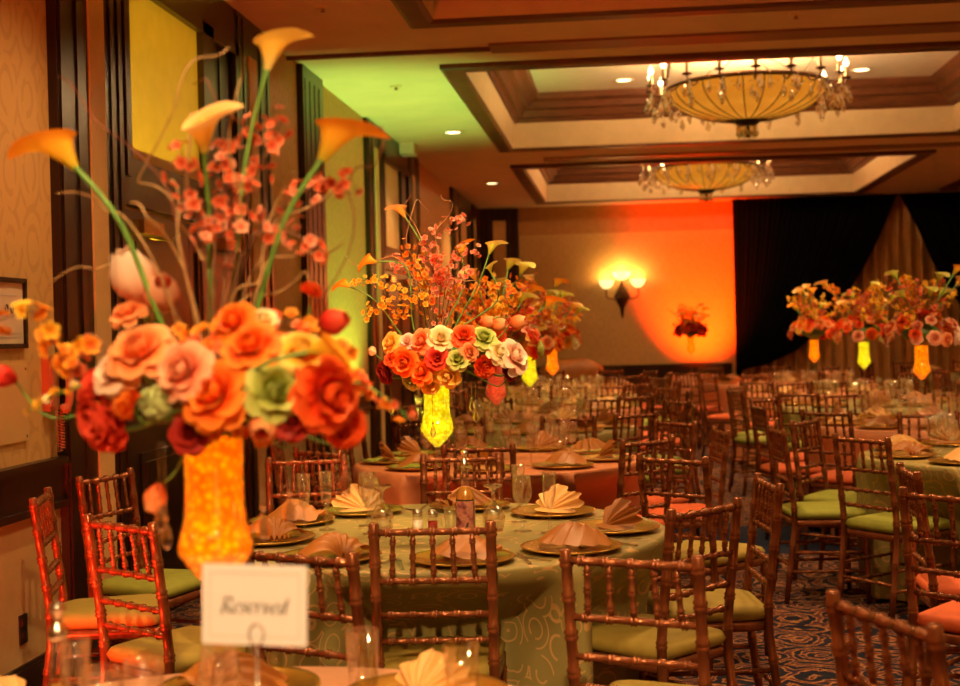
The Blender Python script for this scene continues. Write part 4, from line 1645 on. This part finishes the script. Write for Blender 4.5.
def calla_mb():
    def fn(u, v):
        a = (u - .5) * 2 * PI        # a = 0 at the tip
        flare = v ** 1.3
        r = .10 + .44 * flare + .20 * max(0, v - .75) * 4 * (.5 + .5 * math.cos(a))
        tipf = math.exp(-(a / .42) ** 2)
        z = v * (1.0 + .32 * math.cos(a) * v) - .30 * max(0, v - .7) * (1 + tipf * 1.2)
        r += tipf * .38 * max(0, v - .6) * 2.0
        r *= 1 - .15 * max(0, abs(a) - 2.4)
        return (r * math.cos(a), r * math.sin(a) * .82, z)
    return MB().grid(fn, 20, 9, False, lambda u, v: v)


CALLA_ME = calla_mb().mesh('spathe', 'calla_orange')
SPADIX_ME = MB().tube([(0, 0, .15), (.01, 0, .5), (.03, 0, .85)], [.05, .06, .035], 8).mesh('spadix', 'spadix')


def calla(bpx, mpx, tpx, Y, mouth, mat, label, group, parent=None, dm=0.0):
    b0 = at_y(bpx[0], bpx[1], Y)
    m0 = at_y(mpx[0], mpx[1], Y + dm)
    t0 = at_y(tpx[0], tpx[1], Y + dm)
    ax = m0 - b0
    Ls = ax.length
    M = frame(b0, ax, t0 - m0, Ls)
    t = thing('calla_lily', label, 'calla lily', b0, group=group)
    Mi = Matrix.Translation(-b0) @ M
    put('spathe', CALLA_ME, t, mat, M=Mi)
    put('spadix', SPADIX_ME, t, M=Mi)
    stem(t, b0, mouth, ax, max(.003, Ls * .058))
    return t


def stem(t, b0, mouth, ax, r, mat='stem_green', name='stem'):
    ax = Vector(ax).normalized()
    d = (b0 - mouth).length
    pts = smooth_path([b0 + ax * r * 1.5, b0 - ax * d * .25, b0.lerp(mouth, .62) + Vector((0, 0, .01)), mouth], 5)
    org = Vector(t.location)
    MB().tube([p - org for p in pts], r, 7).build(name, mat, t)


def bloom(kind, pos, face, r, mat, label, group, mouth, detail=True, spin=0.0):
    M = frame(Vector((0, 0, 0)), face, None, r) @ Matrix.Rotation(spin, 4, 'Z')
    cat = {'rose': 'rose', 'dahlia': 'dahlia', 'tulip': 'tulip', 'button': 'flower'}[kind]
    if kind == 'rose' and detail:
        t = thing('rose', label, cat, pos, group=group)
        for pm, Mp in layer_mats(ROSE_LAYERS, random.Random(label)):
            put('petal', PETAL_ME[pm], t, mat, M=M @ Mp)
    elif kind == 'rose':
        t = thing('rose', label, cat, pos, group=group)
        put('petals', ROSE_ME[int(abs(pos.x) * 1000) % 3], t, mat, M=M)
    elif kind == 'dahlia':
        t = thing('dahlia', label, cat, pos, group=group)
        if detail:
            for pm, Mp in layer_mats(DAHLIA_LAYERS, random.Random(label)):
                put('petal', PETAL_ME[pm], t, mat, M=M @ Mp)
        else:
            put('petals', DAHLIA_ME[0], t, mat, M=M)
    elif kind == 'tulip':
        t = thing('tulip', label, cat, pos, group=group)
        put('petals', TULIP_ME, t, mat, M=M)
    else:
        t = thing('button_flower', label, cat, pos, group=group)
        put('flower_head', BUTTON_ME, t, mat, M=M)
    f = Vector(face).normalized()
    p0 = pos - f * r * (.9 if kind == 'tulip' else .25)
    stem(t, p0, mouth, f * .4 + Vector((0, 0, .3)), max(.002, r * .07))
    return t


def ballpos(px, py, c, hw, hh, Yc, dep):
    dx, dz = (px - c[0]) / hw, (py - c[1]) / hh
    q = max(0.0, 1 - dx * dx - dz * dz)
    Y = Yc - dep * math.sqrt(q)
    p = at_y(px, py, Y)
    face = Vector((dx * 1.0 + .35 * math.sin(px * 1.7), -.5 - .4 * math.sqrt(q), -dz * .7 + .3 + .3 * math.sin(py * 2.3 + px)))
    return p, face


def spray(pts, Y, mat, n, size, label, group, mouth, rnd, start=.35, stem_mat='stem_brown', r0=.003, spread=.02, joined_=False, dYtip=0.0):
    """flowering branch; pts are pixels from the vase mouth outwards"""
    P = [mouth]
    for i, (px, py) in enumerate(pts):
        P.append(at_y(px, py, Y + dYtip * (i + 1) / len(pts)))
    path = smooth_path(P, 7)
    t = thing('blossom_branch', label, 'branch', mouth, group=group)
    MB().tube([p - mouth for p in path], [r0 * (1 - .7 * i / len(path)) for i in range(len(path))], 5).build('stem', stem_mat, t)
    mb = MB()
    for k in range(n):
        f = start + (1 - start) * (k + rnd.random()) / n
        i = min(len(path) - 1, int(f * (len(path) - 1)))
        d = Vector((rnd.gauss(0, 1), rnd.gauss(0, 1) - .5, rnd.gauss(0, 1))).normalized()
        p = path[i] + d * rnd.uniform(.3, 1) * spread - mouth
        M = frame(p, d, None, size * rnd.uniform(.7, 1.25))
        if joined_:
            mb.merge(BLOSSOM, M)
        else:
            put('blossom', BLOSSOM_ME, t, mat if not isinstance(mat, tuple) else rnd.choice(mat), M=M)
    if joined_:
        o = mb.build('blossoms', mat, t)
        o['kind'] = 'stuff'
    return t


def twig(pts, Y, label, group, mouth, mat='twig_tan', r0=.005, r1=.002, curl=0.0, rnd=None):
    P = [mouth] + [at_y(a, b_, Y + (rnd.uniform(-.05, .05) if rnd else 0)) for a, b_ in pts]
    path = smooth_path(P, 7)
    if curl and rnd:
        ph = rnd.random() * 6
        path = [p + Vector((curl * math.sin(i * .55 + ph), 0, curl * math.cos(i * .7 + ph))) * min(1, i / 8) for i, p in enumerate(path)]
    o = MB().tube([p - mouth for p in path], [r0 + (r1 - r0) * i / len(path) for i in range(len(path))], 6).build('willow_twig', mat)
    o.location = mouth
    return tag(o, label, 'twig', group)


def foliage(mouth, c, r, n, size, group, label, rnd, detail=True):
    t = thing('foliage_collar', label, 'foliage', mouth, group=group)
    v, f = ico((0, 0, 0), 1)
    cl = MB().lathe([(.03, -.005), (.05, .0), (.055, .05), (.04, .09), (.0, .10)], 12).build('floral_foam', 'leaf_green', t)
    for k in range(n):
        a = rnd.uniform(0, 2 * PI)
        el = rnd.uniform(-.35, .9)
        d = Vector((math.cos(a) * math.cos(el), math.sin(a) * math.cos(el), math.sin(el)))
        p = (c - mouth) + Vector((d.x * r[0], d.y * r[1], d.z * r[2])) * rnd.uniform(.2, .65)
        put('leaf', LEAF_ME, t, M=frame(p, d, Vector((0, 0, 1)).cross(d) + Vector((.01, 0, 0)), size * rnd.uniform(.7, 1.3)))
    return t


def crystal_pendant(px, py, Y, ztop, label, group, n=2):
    p = at_y(px, py, Y)
    t = thing('crystal_pendant', label, 'crystal', p, group=group)
    MB().lathe([(.001, 0), (.007, -.010), (.011, -.026), (.008, -.038), (.001, -.045)], 6).build('drop', 'crystal', t, False)
    MB().tube([(0, 0, 0), (0, 0, max(.03, ztop - p.z))], .0007, 4).build('thread', 'silver', t)
    MB().lathe([(.001, .012), (.005, .006), (.001, 0)], 6).build('bead', 'crystal', t, False)


# ---- foreground centrepiece
G1 = 'flowers in the amber vase'
Y1 = TABLES['T1'][1]
m1 = vase('T1', 'beads_amber', 'footed glass vase of glowing amber beads behind the Reserved card', 520, 3.0, (1, .35, .03))
rnd = random.Random(11)
c1 = (218, 388)
hw1, hh1, dep1 = 175, 90, .19
cen1 = at_y(c1[0], c1[1], Y1)
foliage(m1, cen1, (.26, .2, .13), 46, .055, G1, 'dark green leaves and foam holding the flowers of the amber vase', rnd)
B1 = [
    ('rose', 213, 394, 36, 'rose_orange', 'large orange rose facing front above the amber vase'),
    ('rose', 181, 371, 31, 'rose_pink', 'pink rose between the peach rose and the large orange rose'),
    ('rose', 138, 350, 35, 'rose_peach', 'big open peach rose under the pale pink bud'),
    ('rose', 112, 372, 24, 'rose_blush', 'cream and blush rose beside the red dahlia of the amber vase'),
    ('dahlia', 100, 420, 38, 'rose_red', 'ragged red dahlia low on the wall side of the amber vase'),
    ('dahlia', 88, 388, 22, 'rose_red', 'small red dahlia above the ragged one'),
    ('rose', 275, 391, 31, 'rose_green', 'pale green rose above the coral tulip'),
    ('rose', 330, 394, 38, 'rose_flame', 'flame red rose beside the pale green rose'),
    ('dahlia', 347, 428, 24, 'rose_flame', 'red dahlia hanging under the flame red rose'),
    ('tulip', 264, 425, 22, 'rose_peach', 'coral tulip nodding over the amber vase rim'),
    ('rose', 303, 350, 26, 'rose_yellow', 'yellow orange rose under the large orange calla'),
    ('rose', 250, 345, 30, 'rose_orange', 'orange rose behind the pale green rose'),
    ('tulip', 333, 322, 18, 'rose_red', 'red tulip bud above the large orange calla'),
    ('tulip', 134, 277, 32, 'rose_blush', 'large pale pink bud standing over the peach rose'),
    ('tulip', 161, 293, 26, 'rose_pink', 'pink cup shaped bloom beside the pale pink bud'),
    ('rose', 127, 312, 19, 'rose_peach', 'small coral bloom under the pale pink bud'),
    ('button', 156, 402, 19, 'button_green', 'fuzzy pale green button flower below the pink rose'),
    ('rose', 232, 322, 24, 'rose_orange', 'orange rose at the foot of the tall branches'),
    ('rose', 262, 320, 15, 'rose_cream', 'small cream rose at the foot of the calla stems'),
    ('dahlia', 125, 400, 20, 'rose_orange', 'small orange dahlia between red dahlia and button flower'),
    ('dahlia', 312, 289, 12, 'rose_flame', 'single orange red flower on a thin stem above the bouquet'),
    ('tulip', 2, 376, 16, 'rose_red', 'red tulip leaning out toward the wall notice'),
    ('tulip', 155, 498, 16, 'rose_peach', 'coral bud hanging low beside the amber vase'),
    ('rose', 190, 432, 22, 'rose_crimson', 'dark crimson rose low against the amber vase rim'),
    ('rose', 292, 420, 20, 'rose_crimson', 'dark crimson rose between the tulip and flame red rose'),
]
for kd, px, py, rp, mt, lab in B1:
    p, face = ballpos(px, py, c1, hw1, hh1, Y1, dep1)
    if kd == 'tulip':
        face = {264: Vector((.1, -.8, -.35)), 155: Vector((-.2, -.3, -.9)), 333: Vector((.8, -.3, .2)), 134: Vector((-.2, -.4, .8)), 161: Vector((.35, -.75, .45)), 2: Vector((-.8, -.3, .3))}[px]
    r = rp / F * p.y
    bloom(kd, p, face, r * (.95 if kd != 'tulip' else 1.0), mt, lab, G1, m1, True, rnd.uniform(0, 6))
calla((76, 168), (47, 132), (0, 142), Y1 - .05, m1, 'calla_orange', 'orange calla lily arching out toward the notice wall', G1)
calla((267, 70), (276, 32), (320, 14), Y1 + .02, m1, 'calla_gold', 'golden calla lily, topmost of the amber vase', G1)
calla((204, 152), (201, 112), (230, 96), Y1 - .03, m1, 'calla_cream', 'creamy peach calla lily opening upward below the topmost one', G1, dm=-.03)
calla((321, 160), (346, 118), (393, 130), Y1 - .02, m1, 'calla_orange', 'orange calla lily bending toward the green lit ceiling', G1)
calla((308, 352), (338, 343), (378, 364), Y1 - .20, m1, 'calla_orange', 'low orange calla lily lying over the flame red rose', G1)
# small orange florets filling between the blooms
for i, (px, py, sx, sy, n, lab) in enumerate(((118, 398, 22, 22, 24, 'orange florets between the red dahlia and peach rose'), (285, 330, 30, 16, 22, 'orange florets under the red tulip bud'),
                                       (205, 338, 26, 16, 18, 'orange florets behind the pink and orange roses'), (350, 372, 20, 26, 20, 'red florets at the outer side of the flame red rose'),
                                       (240, 430, 34, 10, 14, 'orange florets along the amber vase rim'))):
    t = thing('floret_cluster', lab, 'flower', m1, group=G1)
    for k in range(n):
        p, face = ballpos(px + rnd.uniform(-sx, sx), py + rnd.uniform(-sy, sy), c1, hw1, hh1, Y1, dep1 * .93)
        put('floret', BLOSSOM_ME, t, rnd.choice(('blossom_orange', 'blossom_coral', 'blossom_orange', 'rose_flame')), M=frame(p - m1, face + Vector((rnd.gauss(0, .5), 0, rnd.gauss(0, .5))), None, rnd.uniform(.010, .016)))
        if k % 3 == 0:
            MB().tube([Vector((0, 0, 0)), (p - m1) * .98], .0012, 4).build('floret_stem', 'stem_brown', t)
SP1 = [
    ([(205, 260), (188, 200), (182, 150)], 14, 'reddish blossom branch rising beside the creamy calla'),
    ([(235, 250), (255, 180), (282, 120)], 18, 'reddish blossom branch rising under the topmost calla'),
    ([(245, 260), (290, 200), (330, 185), (352, 180)], 16, 'reddish blossom branch leaning toward the pilasters'),
    ([(228, 240), (236, 180), (262, 118)], 18, 'dense coral blossom branch in the centre of the amber vase'),
    ([(215, 250), (222, 190), (225, 140)], 14, 'coral blossom branch straight up behind the creamy calla'),
    ([(240, 260), (272, 230), (305, 240), (320, 262)], 10, 'short blossom branch arching over the flame red rose'),
]
for pts, n, lab in SP1:
    spray(pts, Y1 + rnd.uniform(-.06, .08), ('blossom_coral', 'blossom_pink', 'blossom_coral'), int(n * 2.1), .0115, lab, G1, m1, rnd, .38, 'stem_brown', .003, .030)
spray([(130, 385), (95, 335), (60, 350), (35, 312), (-5, 322)], Y1 - .1, ('blossom_orange', 'blossom_yellow', 'blossom_orange'), 16, .016, 'orange orchid spray reaching over the wall notice', G1, m1, rnd, .5, 'stem_brown', .003, .02)
spray([(130, 375), (92, 345), (75, 372), (58, 355)], Y1 - .12, ('blossom_orange', 'blossom_coral'), 9, .016, 'shorter orange orchid spray in front of the door surround', G1, m1, rnd, .55, 'stem_brown', .003, .015)
spray([(300, 410), (351, 383), (385, 398), (408, 418)], Y1 - .12, ('blossom_coral', 'blossom_orange'), 10, .011, 'berry red spray drooping beside the flame red rose', G1, m1, rnd, .55, 'stem_green', .003, .016)
spray([(110, 388), (62, 392), (26, 413)], Y1 - .13, ('rose_cream', 'blossom_yellow'), 9, .009, 'pale bud spray pointing down toward the wall telephone', G1, m1, rnd, .6, 'stem_green', .003, .006)
TW1 = [
    ([(180, 230), (160, 180), (100, 120), (58, 78)], 'twig_red', .0022, 'thin red twig crossing in front of the pilaster strip'),
    ([(185, 260), (170, 200), (140, 175), (175, 110), (190, 65), (232, 48)], 'twig_tan', .0032, 'curling willow twig before the transom panel'),
    ([(170, 300), (130, 225), (100, 205), (60, 190)], 'twig_tan', .0032, 'willow twig wandering toward the wallpaper edge'),
    ([(175, 310), (120, 270), (85, 268), (50, 282)], 'twig_tan', .0028, 'low willow twig bowing beside the pale pink bud'),
    ([(232, 280), (240, 200), (228, 120), (245, 75), (240, 60)], 'twig_tan', .003, 'willow twig up the middle of the amber vase flowers'),
    ([(255, 290), (285, 255), (312, 255), (340, 245)], 'twig_tan', .0036, 'pale willow twig bent toward the green lit pilaster'),
    ([(250, 280), (275, 230), (325, 195), (355, 190)], 'twig_tan', .0036, 'longer pale willow twig above the bent one'),
    ([(215, 280), (206, 220), (185, 170), (195, 110)], 'twig_tan', .0045, 'thick knotted willow twig beside the creamy calla stem'),
    ([(228, 270), (222, 200), (250, 140), (210, 90), (196, 80)], 'twig_red', .0025, 'reddish twig looping above the creamy calla'),
    ([(350, 255), (345, 180), (375, 165), (380, 130), (372, 150)], 'twig_red', .0022, 'thin twig curling under the bending orange calla'),
    ([(195, 300), (175, 255), (150, 215), (130, 205)], 'twig_tan', .0045, 'thick willow twig in front of the door closer'),
    ([(212, 290), (196, 250), (180, 215), (172, 180)], 'twig_tan', .0050, 'thickest willow twig leaning past the transom corner'),
    ([(235, 300), (262, 270), (275, 200), (300, 170)], 'twig_tan', .004, 'straight willow twig leaning with the coral branches'),
    ([(240, 300), (262, 300), (300, 275), (318, 285)], 'twig_tan', .004, 'short stout twig above the yellow orange rose'),
]
for pts, mt, r, lab in TW1:
    twig(pts, Y1 + rnd.uniform(-.05, .09), lab, 'willow twigs in the amber vase', m1, mt, r * .72, r * .4, .006, rnd)
for px, py, wh in ((166, 522, 'lowest on the door side'), (289, 497, 'under the crimson rose'), (345, 470, 'under the flame red rose'), (160, 505, 'upper on the door side'), (263, 512, 'against the amber beads')):
    crystal_pendant(px, py, Y1 - .08, m1.z - .02, 'clear crystal drop below the amber vase flowers, ' + wh, 'crystal drops at the amber vase')

# ---- the yellow vase on the sage table
G2 = 'flowers in the tall yellow vase'
Y2 = TABLES['T2'][1]
m2 = vase('T2', 'beads_yellow', 'footed glass vase of glowing yellow beads in the middle of the sage table', 420, 2.0, (.9, .8, .05))
c2 = (448, 355)
hw2, hh2, dep2 = 90, 42, .22
cen2 = at_y(c2[0], c2[1], Y2)
foliage(m2, cen2, (.27, .2, .12), 40, .06, G2, 'dark leaves and foam holding the flowers of the tall yellow vase', rnd)
B2 = [
    ('rose', 390, 343, 11, 'rose_yellow', 'yellow rose at the wall side'), ('rose', 421, 341, 12.5, 'rose_peach', 'coral rose beside the white one'),
    ('rose', 441, 338, 13, 'rose_cream', 'white and yellow rose at the top'), ('rose', 464, 335, 12.5, 'rose_flame', 'coral red rose with pale rim'),
    ('rose', 484, 337, 13, 'rose_green', 'large green rose at the aisle side'), ('tulip', 499, 325, 9.5, 'rose_peach', 'coral tulip in the middle of three'),
    ('tulip', 518, 322, 10, 'rose_peach', 'coral tulip farthest out of three'), ('tulip', 487, 322, 9, 'rose_peach', 'coral tulip innermost of three'),
    ('rose', 404, 362, 14, 'rose_orange', 'wide orange lily-like bloom'), ('rose', 437, 358, 11, 'rose_red', 'red rose in the centre'),
    ('rose', 458, 359, 11, 'rose_green', 'green rose in the centre'), ('rose', 421, 372, 12.5, 'rose_orange', 'orange yellow rose at the vase rim'),
    ('rose', 447, 376, 13, 'rose_yellow', 'creamy yellow rose at the vase rim'), ('rose', 410, 381, 10.5, 'rose_green', 'pale green rose below the orange ones'),
    ('dahlia', 486, 367, 12, 'rose_flame', 'coral carnation at the aisle side'), ('rose', 515, 356, 17, 'rose_blush', 'large white pink bloom at the outer edge'),
    ('rose', 500, 352, 12, 'rose_cream', 'cream bloom beside the white pink one'), ('dahlia', 511, 371, 10, 'rose_crimson', 'crimson bloom under the white pink one'),
    ('dahlia', 384, 373, 12, 'rose_crimson', 'crimson bloom on the wall side'), ('rose', 393, 357, 10, 'rose_flame', 'flame bloom under the yellow rose'),
    ('rose', 407, 341, 8, 'rose_blush', 'small blush bud'), ('rose', 430, 385, 9, 'rose_yellow', 'small yellow rose under the rim roses'),
    ('rose', 470, 352, 9, 'rose_peach', 'small peach bloom tucked by the green roses'), ('button', 372, 351, 5, 'bud_cream', 'white button bud at the outermost wall side'),
]
for kd, px, py, rp, mt, lab in B2:
    p, face = ballpos(px, py, c2, hw2, hh2, Y2, dep2)
    if kd == 'tulip':
        face = Vector((.9, -.4, .15))
    bloom(kd, p, face, rp / F * p.y, mt, lab + ' in the tall yellow vase', G2, m2, False, rnd.uniform(0, 6))
calla((377, 262), (363, 259), (346, 264), Y2 - .05, m2, 'calla_orange', 'orange calla of the yellow vase against the green lit wall', G2)
calla((350, 287), (339, 281), (322, 292), Y2 - .05, m2, 'calla_orange', 'lower orange calla of the yellow vase near the red tulip bud', G2)
calla((405, 217), (398, 204), (378, 207), Y2 + .05, m2, 'calla_cream', 'tan calla of the yellow vase, farthest up toward the doors', G2)
calla((489, 254), (494, 240), (512, 242), Y2, m2, 'calla_green', 'lime calla of the yellow vase leaning to the back wall', G2)
calla((462, 256), (461, 242), (475, 235), Y2 + .05, m2, 'calla_orange', 'rusty calla of the yellow vase beside the lime one', G2)
calla((491, 273), (489, 264), (496, 258), Y2 + .1, m2, 'calla_green', 'small green calla below the lime one', G2)
SP2 = [
    ([(420, 300), (395, 290), (375, 280), (350, 283)], 'blossom_yellow', 26), ([(425, 300), (400, 300), (380, 305), (365, 318)], 'blossom_yellow', 26),
    ([(430, 290), (412, 265), (405, 245)], 'blossom_orange', 26), ([(440, 285), (432, 250), (445, 225), (465, 217)], 'blossom_pink', 34),
    ([(445, 290), (450, 265), (462, 252), (478, 250)], 'blossom_pink', 26), ([(436, 285), (425, 250), (432, 228)], 'blossom_pink', 30),
    ([(432, 290), (405, 272), (395, 262)], 'blossom_pink', 22), ([(455, 295), (475, 290), (500, 287), (520, 292)], 'blossom_orange', 30),
    ([(440, 290), (440, 270), (437, 255)], 'blossom_coral', 30), ([(450, 295), (462, 280), (470, 268)], 'blossom_pink', 24),
    ([(428, 300), (410, 310), (392, 320)], 'blossom_yellow', 26), ([(430, 292), (420, 275), (418, 250)], 'blossom_yellow', 24),
]
for i, (pts, mt, n) in enumerate(SP2):
    wh = ('toward the lower orange calla', 'drooping to the wall side', 'under the tan calla', 'reaching highest', 'between rusty and lime callas', 'straight up the middle', 'short, to the wall side',
          'low on the aisle side', 'in the very centre', 'short, to the aisle side', 'lowest on the wall side', 'behind the tan calla stem')[i]
    spray(pts, Y2 + rnd.uniform(-.08, .08), mt, int(n * 1.7), .0105, ('fine %s blossom spray of the yellow vase, ' + wh) % {'blossom_yellow': 'yellow', 'blossom_orange': 'orange', 'blossom_pink': 'pink', 'blossom_coral': 'coral'}[mt], G2, m2, rnd, .22, 'stem_brown', .0022, .034, True)
for i, pts in enumerate(([(430, 290), (420, 240), (405, 205), (412, 195)], [(440, 280), (438, 230), (452, 205), (440, 195)], [(420, 290), (392, 255), (370, 265), (345, 258)], [(450, 290), (470, 280), (495, 300)], [(425, 285), (405, 235), (420, 200), (428, 215)])):
    twig(pts, Y2 + rnd.uniform(-.06, .06), 'thin curled willow twig of the yellow vase, ' + ('beside the tan calla', 'over the pink sprays', 'toward the orange calla', 'low on the aisle side', 'looping in front')[i], 'willow twigs in the yellow vase', m2, 'twig_tan', .0028, .0012, .008, rnd)
for px, py, wh in ((433, 425, 'against the yellow beads'), (472, 400, 'nearer the vase on the aisle side'), (391, 402, 'on the door side'), (476, 410, 'lowest on the aisle side')):
    crystal_pendant(px, py, Y2 - .1, m2.z - .02, 'clear crystal drop below the yellow vase flowers, ' + wh, 'crystal drops at the yellow vase')


# ---- smaller looking centrepieces on the tables behind: one bouquet each
def bouquet(tk, mat, vlab, blab, pal, seed, energy=1.0, color=(1, .4, .05)):
    mth = vase(tk, mat, vlab, 0, energy, color)
    r_ = random.Random(seed)
    t = thing('flower_bouquet', blab, 'bouquet', mth, group='bouquets in lit vases')
    MB().lathe([(.045, -.005), (.12, .03), (.14, .07), (.08, .12), (.0, .13)], 10).build('leaf_mound', 'leaf_green', t)
    for k in range(44):
        a = 2 * PI * k / 44 * 3.4
        el = r_.uniform(-.25, 1.3)
        d = Vector((math.cos(a) * math.cos(el), math.sin(a) * math.cos(el), math.sin(el)))
        p = Vector((d.x * .25, d.y * .22, .05 + d.z * .17))
        put('bloom', ROSE_ME[k % 3] if k % 5 else DAHLIA_ME[0], t, r_.choice(pal), M=frame(p, d + Vector((0, 0, .2)), None, r_.uniform(.034, .056)))
    for k in range(7):
        a = r_.uniform(0, 2 * PI)
        rr, hh = r_.uniform(.08, .30), r_.uniform(.25, .5)
        b0 = Vector((rr * math.cos(a), rr * math.sin(a), hh))
        ax = Vector((math.cos(a) * .6, math.sin(a) * .6, .8))
        s = MB().tube([Vector((0, 0, 0)), b0 * .55 + Vector((0, 0, .04)), b0 + ax * .02], .005, 5).build('calla_stem', 'stem_green', t)
        put('calla_spathe', CALLA_ME, t, r_.choice(['calla_orange', 'calla_green', 'calla_green', 'calla_cream']), M=frame(b0, ax, (math.cos(a), math.sin(a), -.2), .085))
    mb = {c: MB() for c in ('blossom_coral', 'blossom_orange', 'blossom_yellow')}
    st = MB()
    for k in range(30):
        a = r_.uniform(0, 2 * PI)
        rr, hh = r_.uniform(.06, .36), r_.uniform(.16, .50)
        b0 = Vector((rr * math.cos(a), rr * math.sin(a), hh))
        st.tube([Vector((0, 0, 0)), b0 * .5 + Vector((0, 0, .05)), b0], [.003, .002, .001], 4)
        c = r_.choice(list(mb))
        for j in range(15):
            f = r_.uniform(.35, 1)
            p = b0 * f + Vector((r_.gauss(0, .016), r_.gauss(0, .016), r_.gauss(0, .016) + .05 * 4 * f * (1 - f)))
            mb[c].merge(BLOSSOM, frame(p, (r_.gauss(0, 1), r_.gauss(0, 1) - .4, r_.gauss(0, 1)), None, r_.uniform(.013, .024)))
    tag(st.build('branch_stems', 'stem_brown', t), kind='stuff')
    for c, q in mb.items():
        if q.v:
            tag(q.build('branch_blossoms', c, t), kind='stuff')


WARMP = ['rose_orange', 'rose_flame', 'rose_peach', 'rose_red', 'rose_pink', 'rose_yellow', 'rose_green']
YELP = ['rose_yellow', 'rose_orange', 'rose_flame', 'rose_cream', 'rose_peach']
PINKP = ['rose_blush', 'rose_pink', 'rose_peach', 'rose_flame', 'rose_red']
bouquet('T3', 'beads_red', 'footed vase of red beads on the coral table behind the yellow vase', 'warm bouquet in the red vase, mostly behind the yellow vase flowers', WARMP, 1, .6, (1, .15, .05))
bouquet('T4', 'beads_yellow', 'small looking yellow bead vase on the sage table beyond the coral one', 'yellow and orange bouquet above the small yellow vase by the sconce wall', YELP, 2, .8, (.9, .8, .05))
bouquet('T5', 'beads_amber', 'orange bead vase on the coral table toward the sconce wall', 'orange bouquet with lime callas toward the sconce wall', YELP, 3, .8)
bouquet('R2', 'beads_amber', 'orange bead vase on the coral table across the aisle', 'pink and coral bouquet across the aisle, before the gold curtain', PINKP, 4, .8)
bouquet('R3', 'beads_yellow', 'yellow bead vase on the table across the aisle', 'orange and red bouquet above the yellow vase across the aisle', WARMP, 5, .8, (.9, .8, .05))
bouquet('R4', 'beads_amber', 'orange bead vase before the black drape', 'orange and red bouquet before the black drape', WARMP, 6, .8)

# cake table with a small arrangement against the orange wall
t = thing('cake_table', 'small coral draped table lit red under the orange wall', 'table', (1.0, 20.6, 0))
MB().lathe([(.42, .02), (.40, .74), (.0, .76)], 28).build('table_skirt', 'cloth_coral', t)
TABLES['CT'] = (1.0, 20.6, .4, 'cloth_coral', 'cushion_coral')
bouquet('CT', 'beads_amber', 'short orange vase on the small table at the orange wall', 'dark small bouquet silhouetted against the orange wall', ['rose_crimson', 'rose_red'], 7, .5)
# covered serving cart in the far corner
t = thing('covered_cart', 'low cart under a tan cover by the sconce wall', 'cart', (-.85, 21.2, 0))
def cov(u, v):
    a = 2 * PI * u
    s = (abs(math.cos(a)) ** 4 + abs(math.sin(a)) ** 4) ** -.25
    r = s * (1 - max(0, v - .75) * 2.4)
    return (.5 * r * math.cos(a), .3 * r * math.sin(a), .12 + .75 * min(v, .75) / .75 + .14 * math.sin(max(0, v - .75) * 2 * PI))
MB().grid(cov, 32, 12, True).build('cover', 'napkin_tan', t)
for sx in (-1, 1):
    for sy in (-1, 1):
        MB().lathe([(.02, 0), (.05, .02), (.05, .10), (.02, .14)], 8, (sx * .36, sy * .2, 0)).build('caster', 'black_plastic', t)

# adjustable recessed lights of the coffers aimed at the centrepieces
for tk, e, src, ang in (('T1', 900, (.05, -1.4), .46), ('T2', 950, (.05, 1.55), .30), ('T3', 260, (.05, 5.2), .34), ('T4', 380, (.05, 5.2), .24), ('T5', 420, (.05, 7.32), .24),
                        ('R2', 520, (2.55, 5.2), .24), ('R3', 520, (2.55, 7.32), .24), ('R4', 420, (2.55, 11.5), .30)):
    x, y = TABLES[tk][0], TABLES[tk][1]
    lamp('pin_spot_lamp', 'SPOT', (src[0], src[1], zc2 - .03), e, (1, .62, .27), .04, (x, y, 1.36 if tk == 'T1' else 1.45), ang, .6)
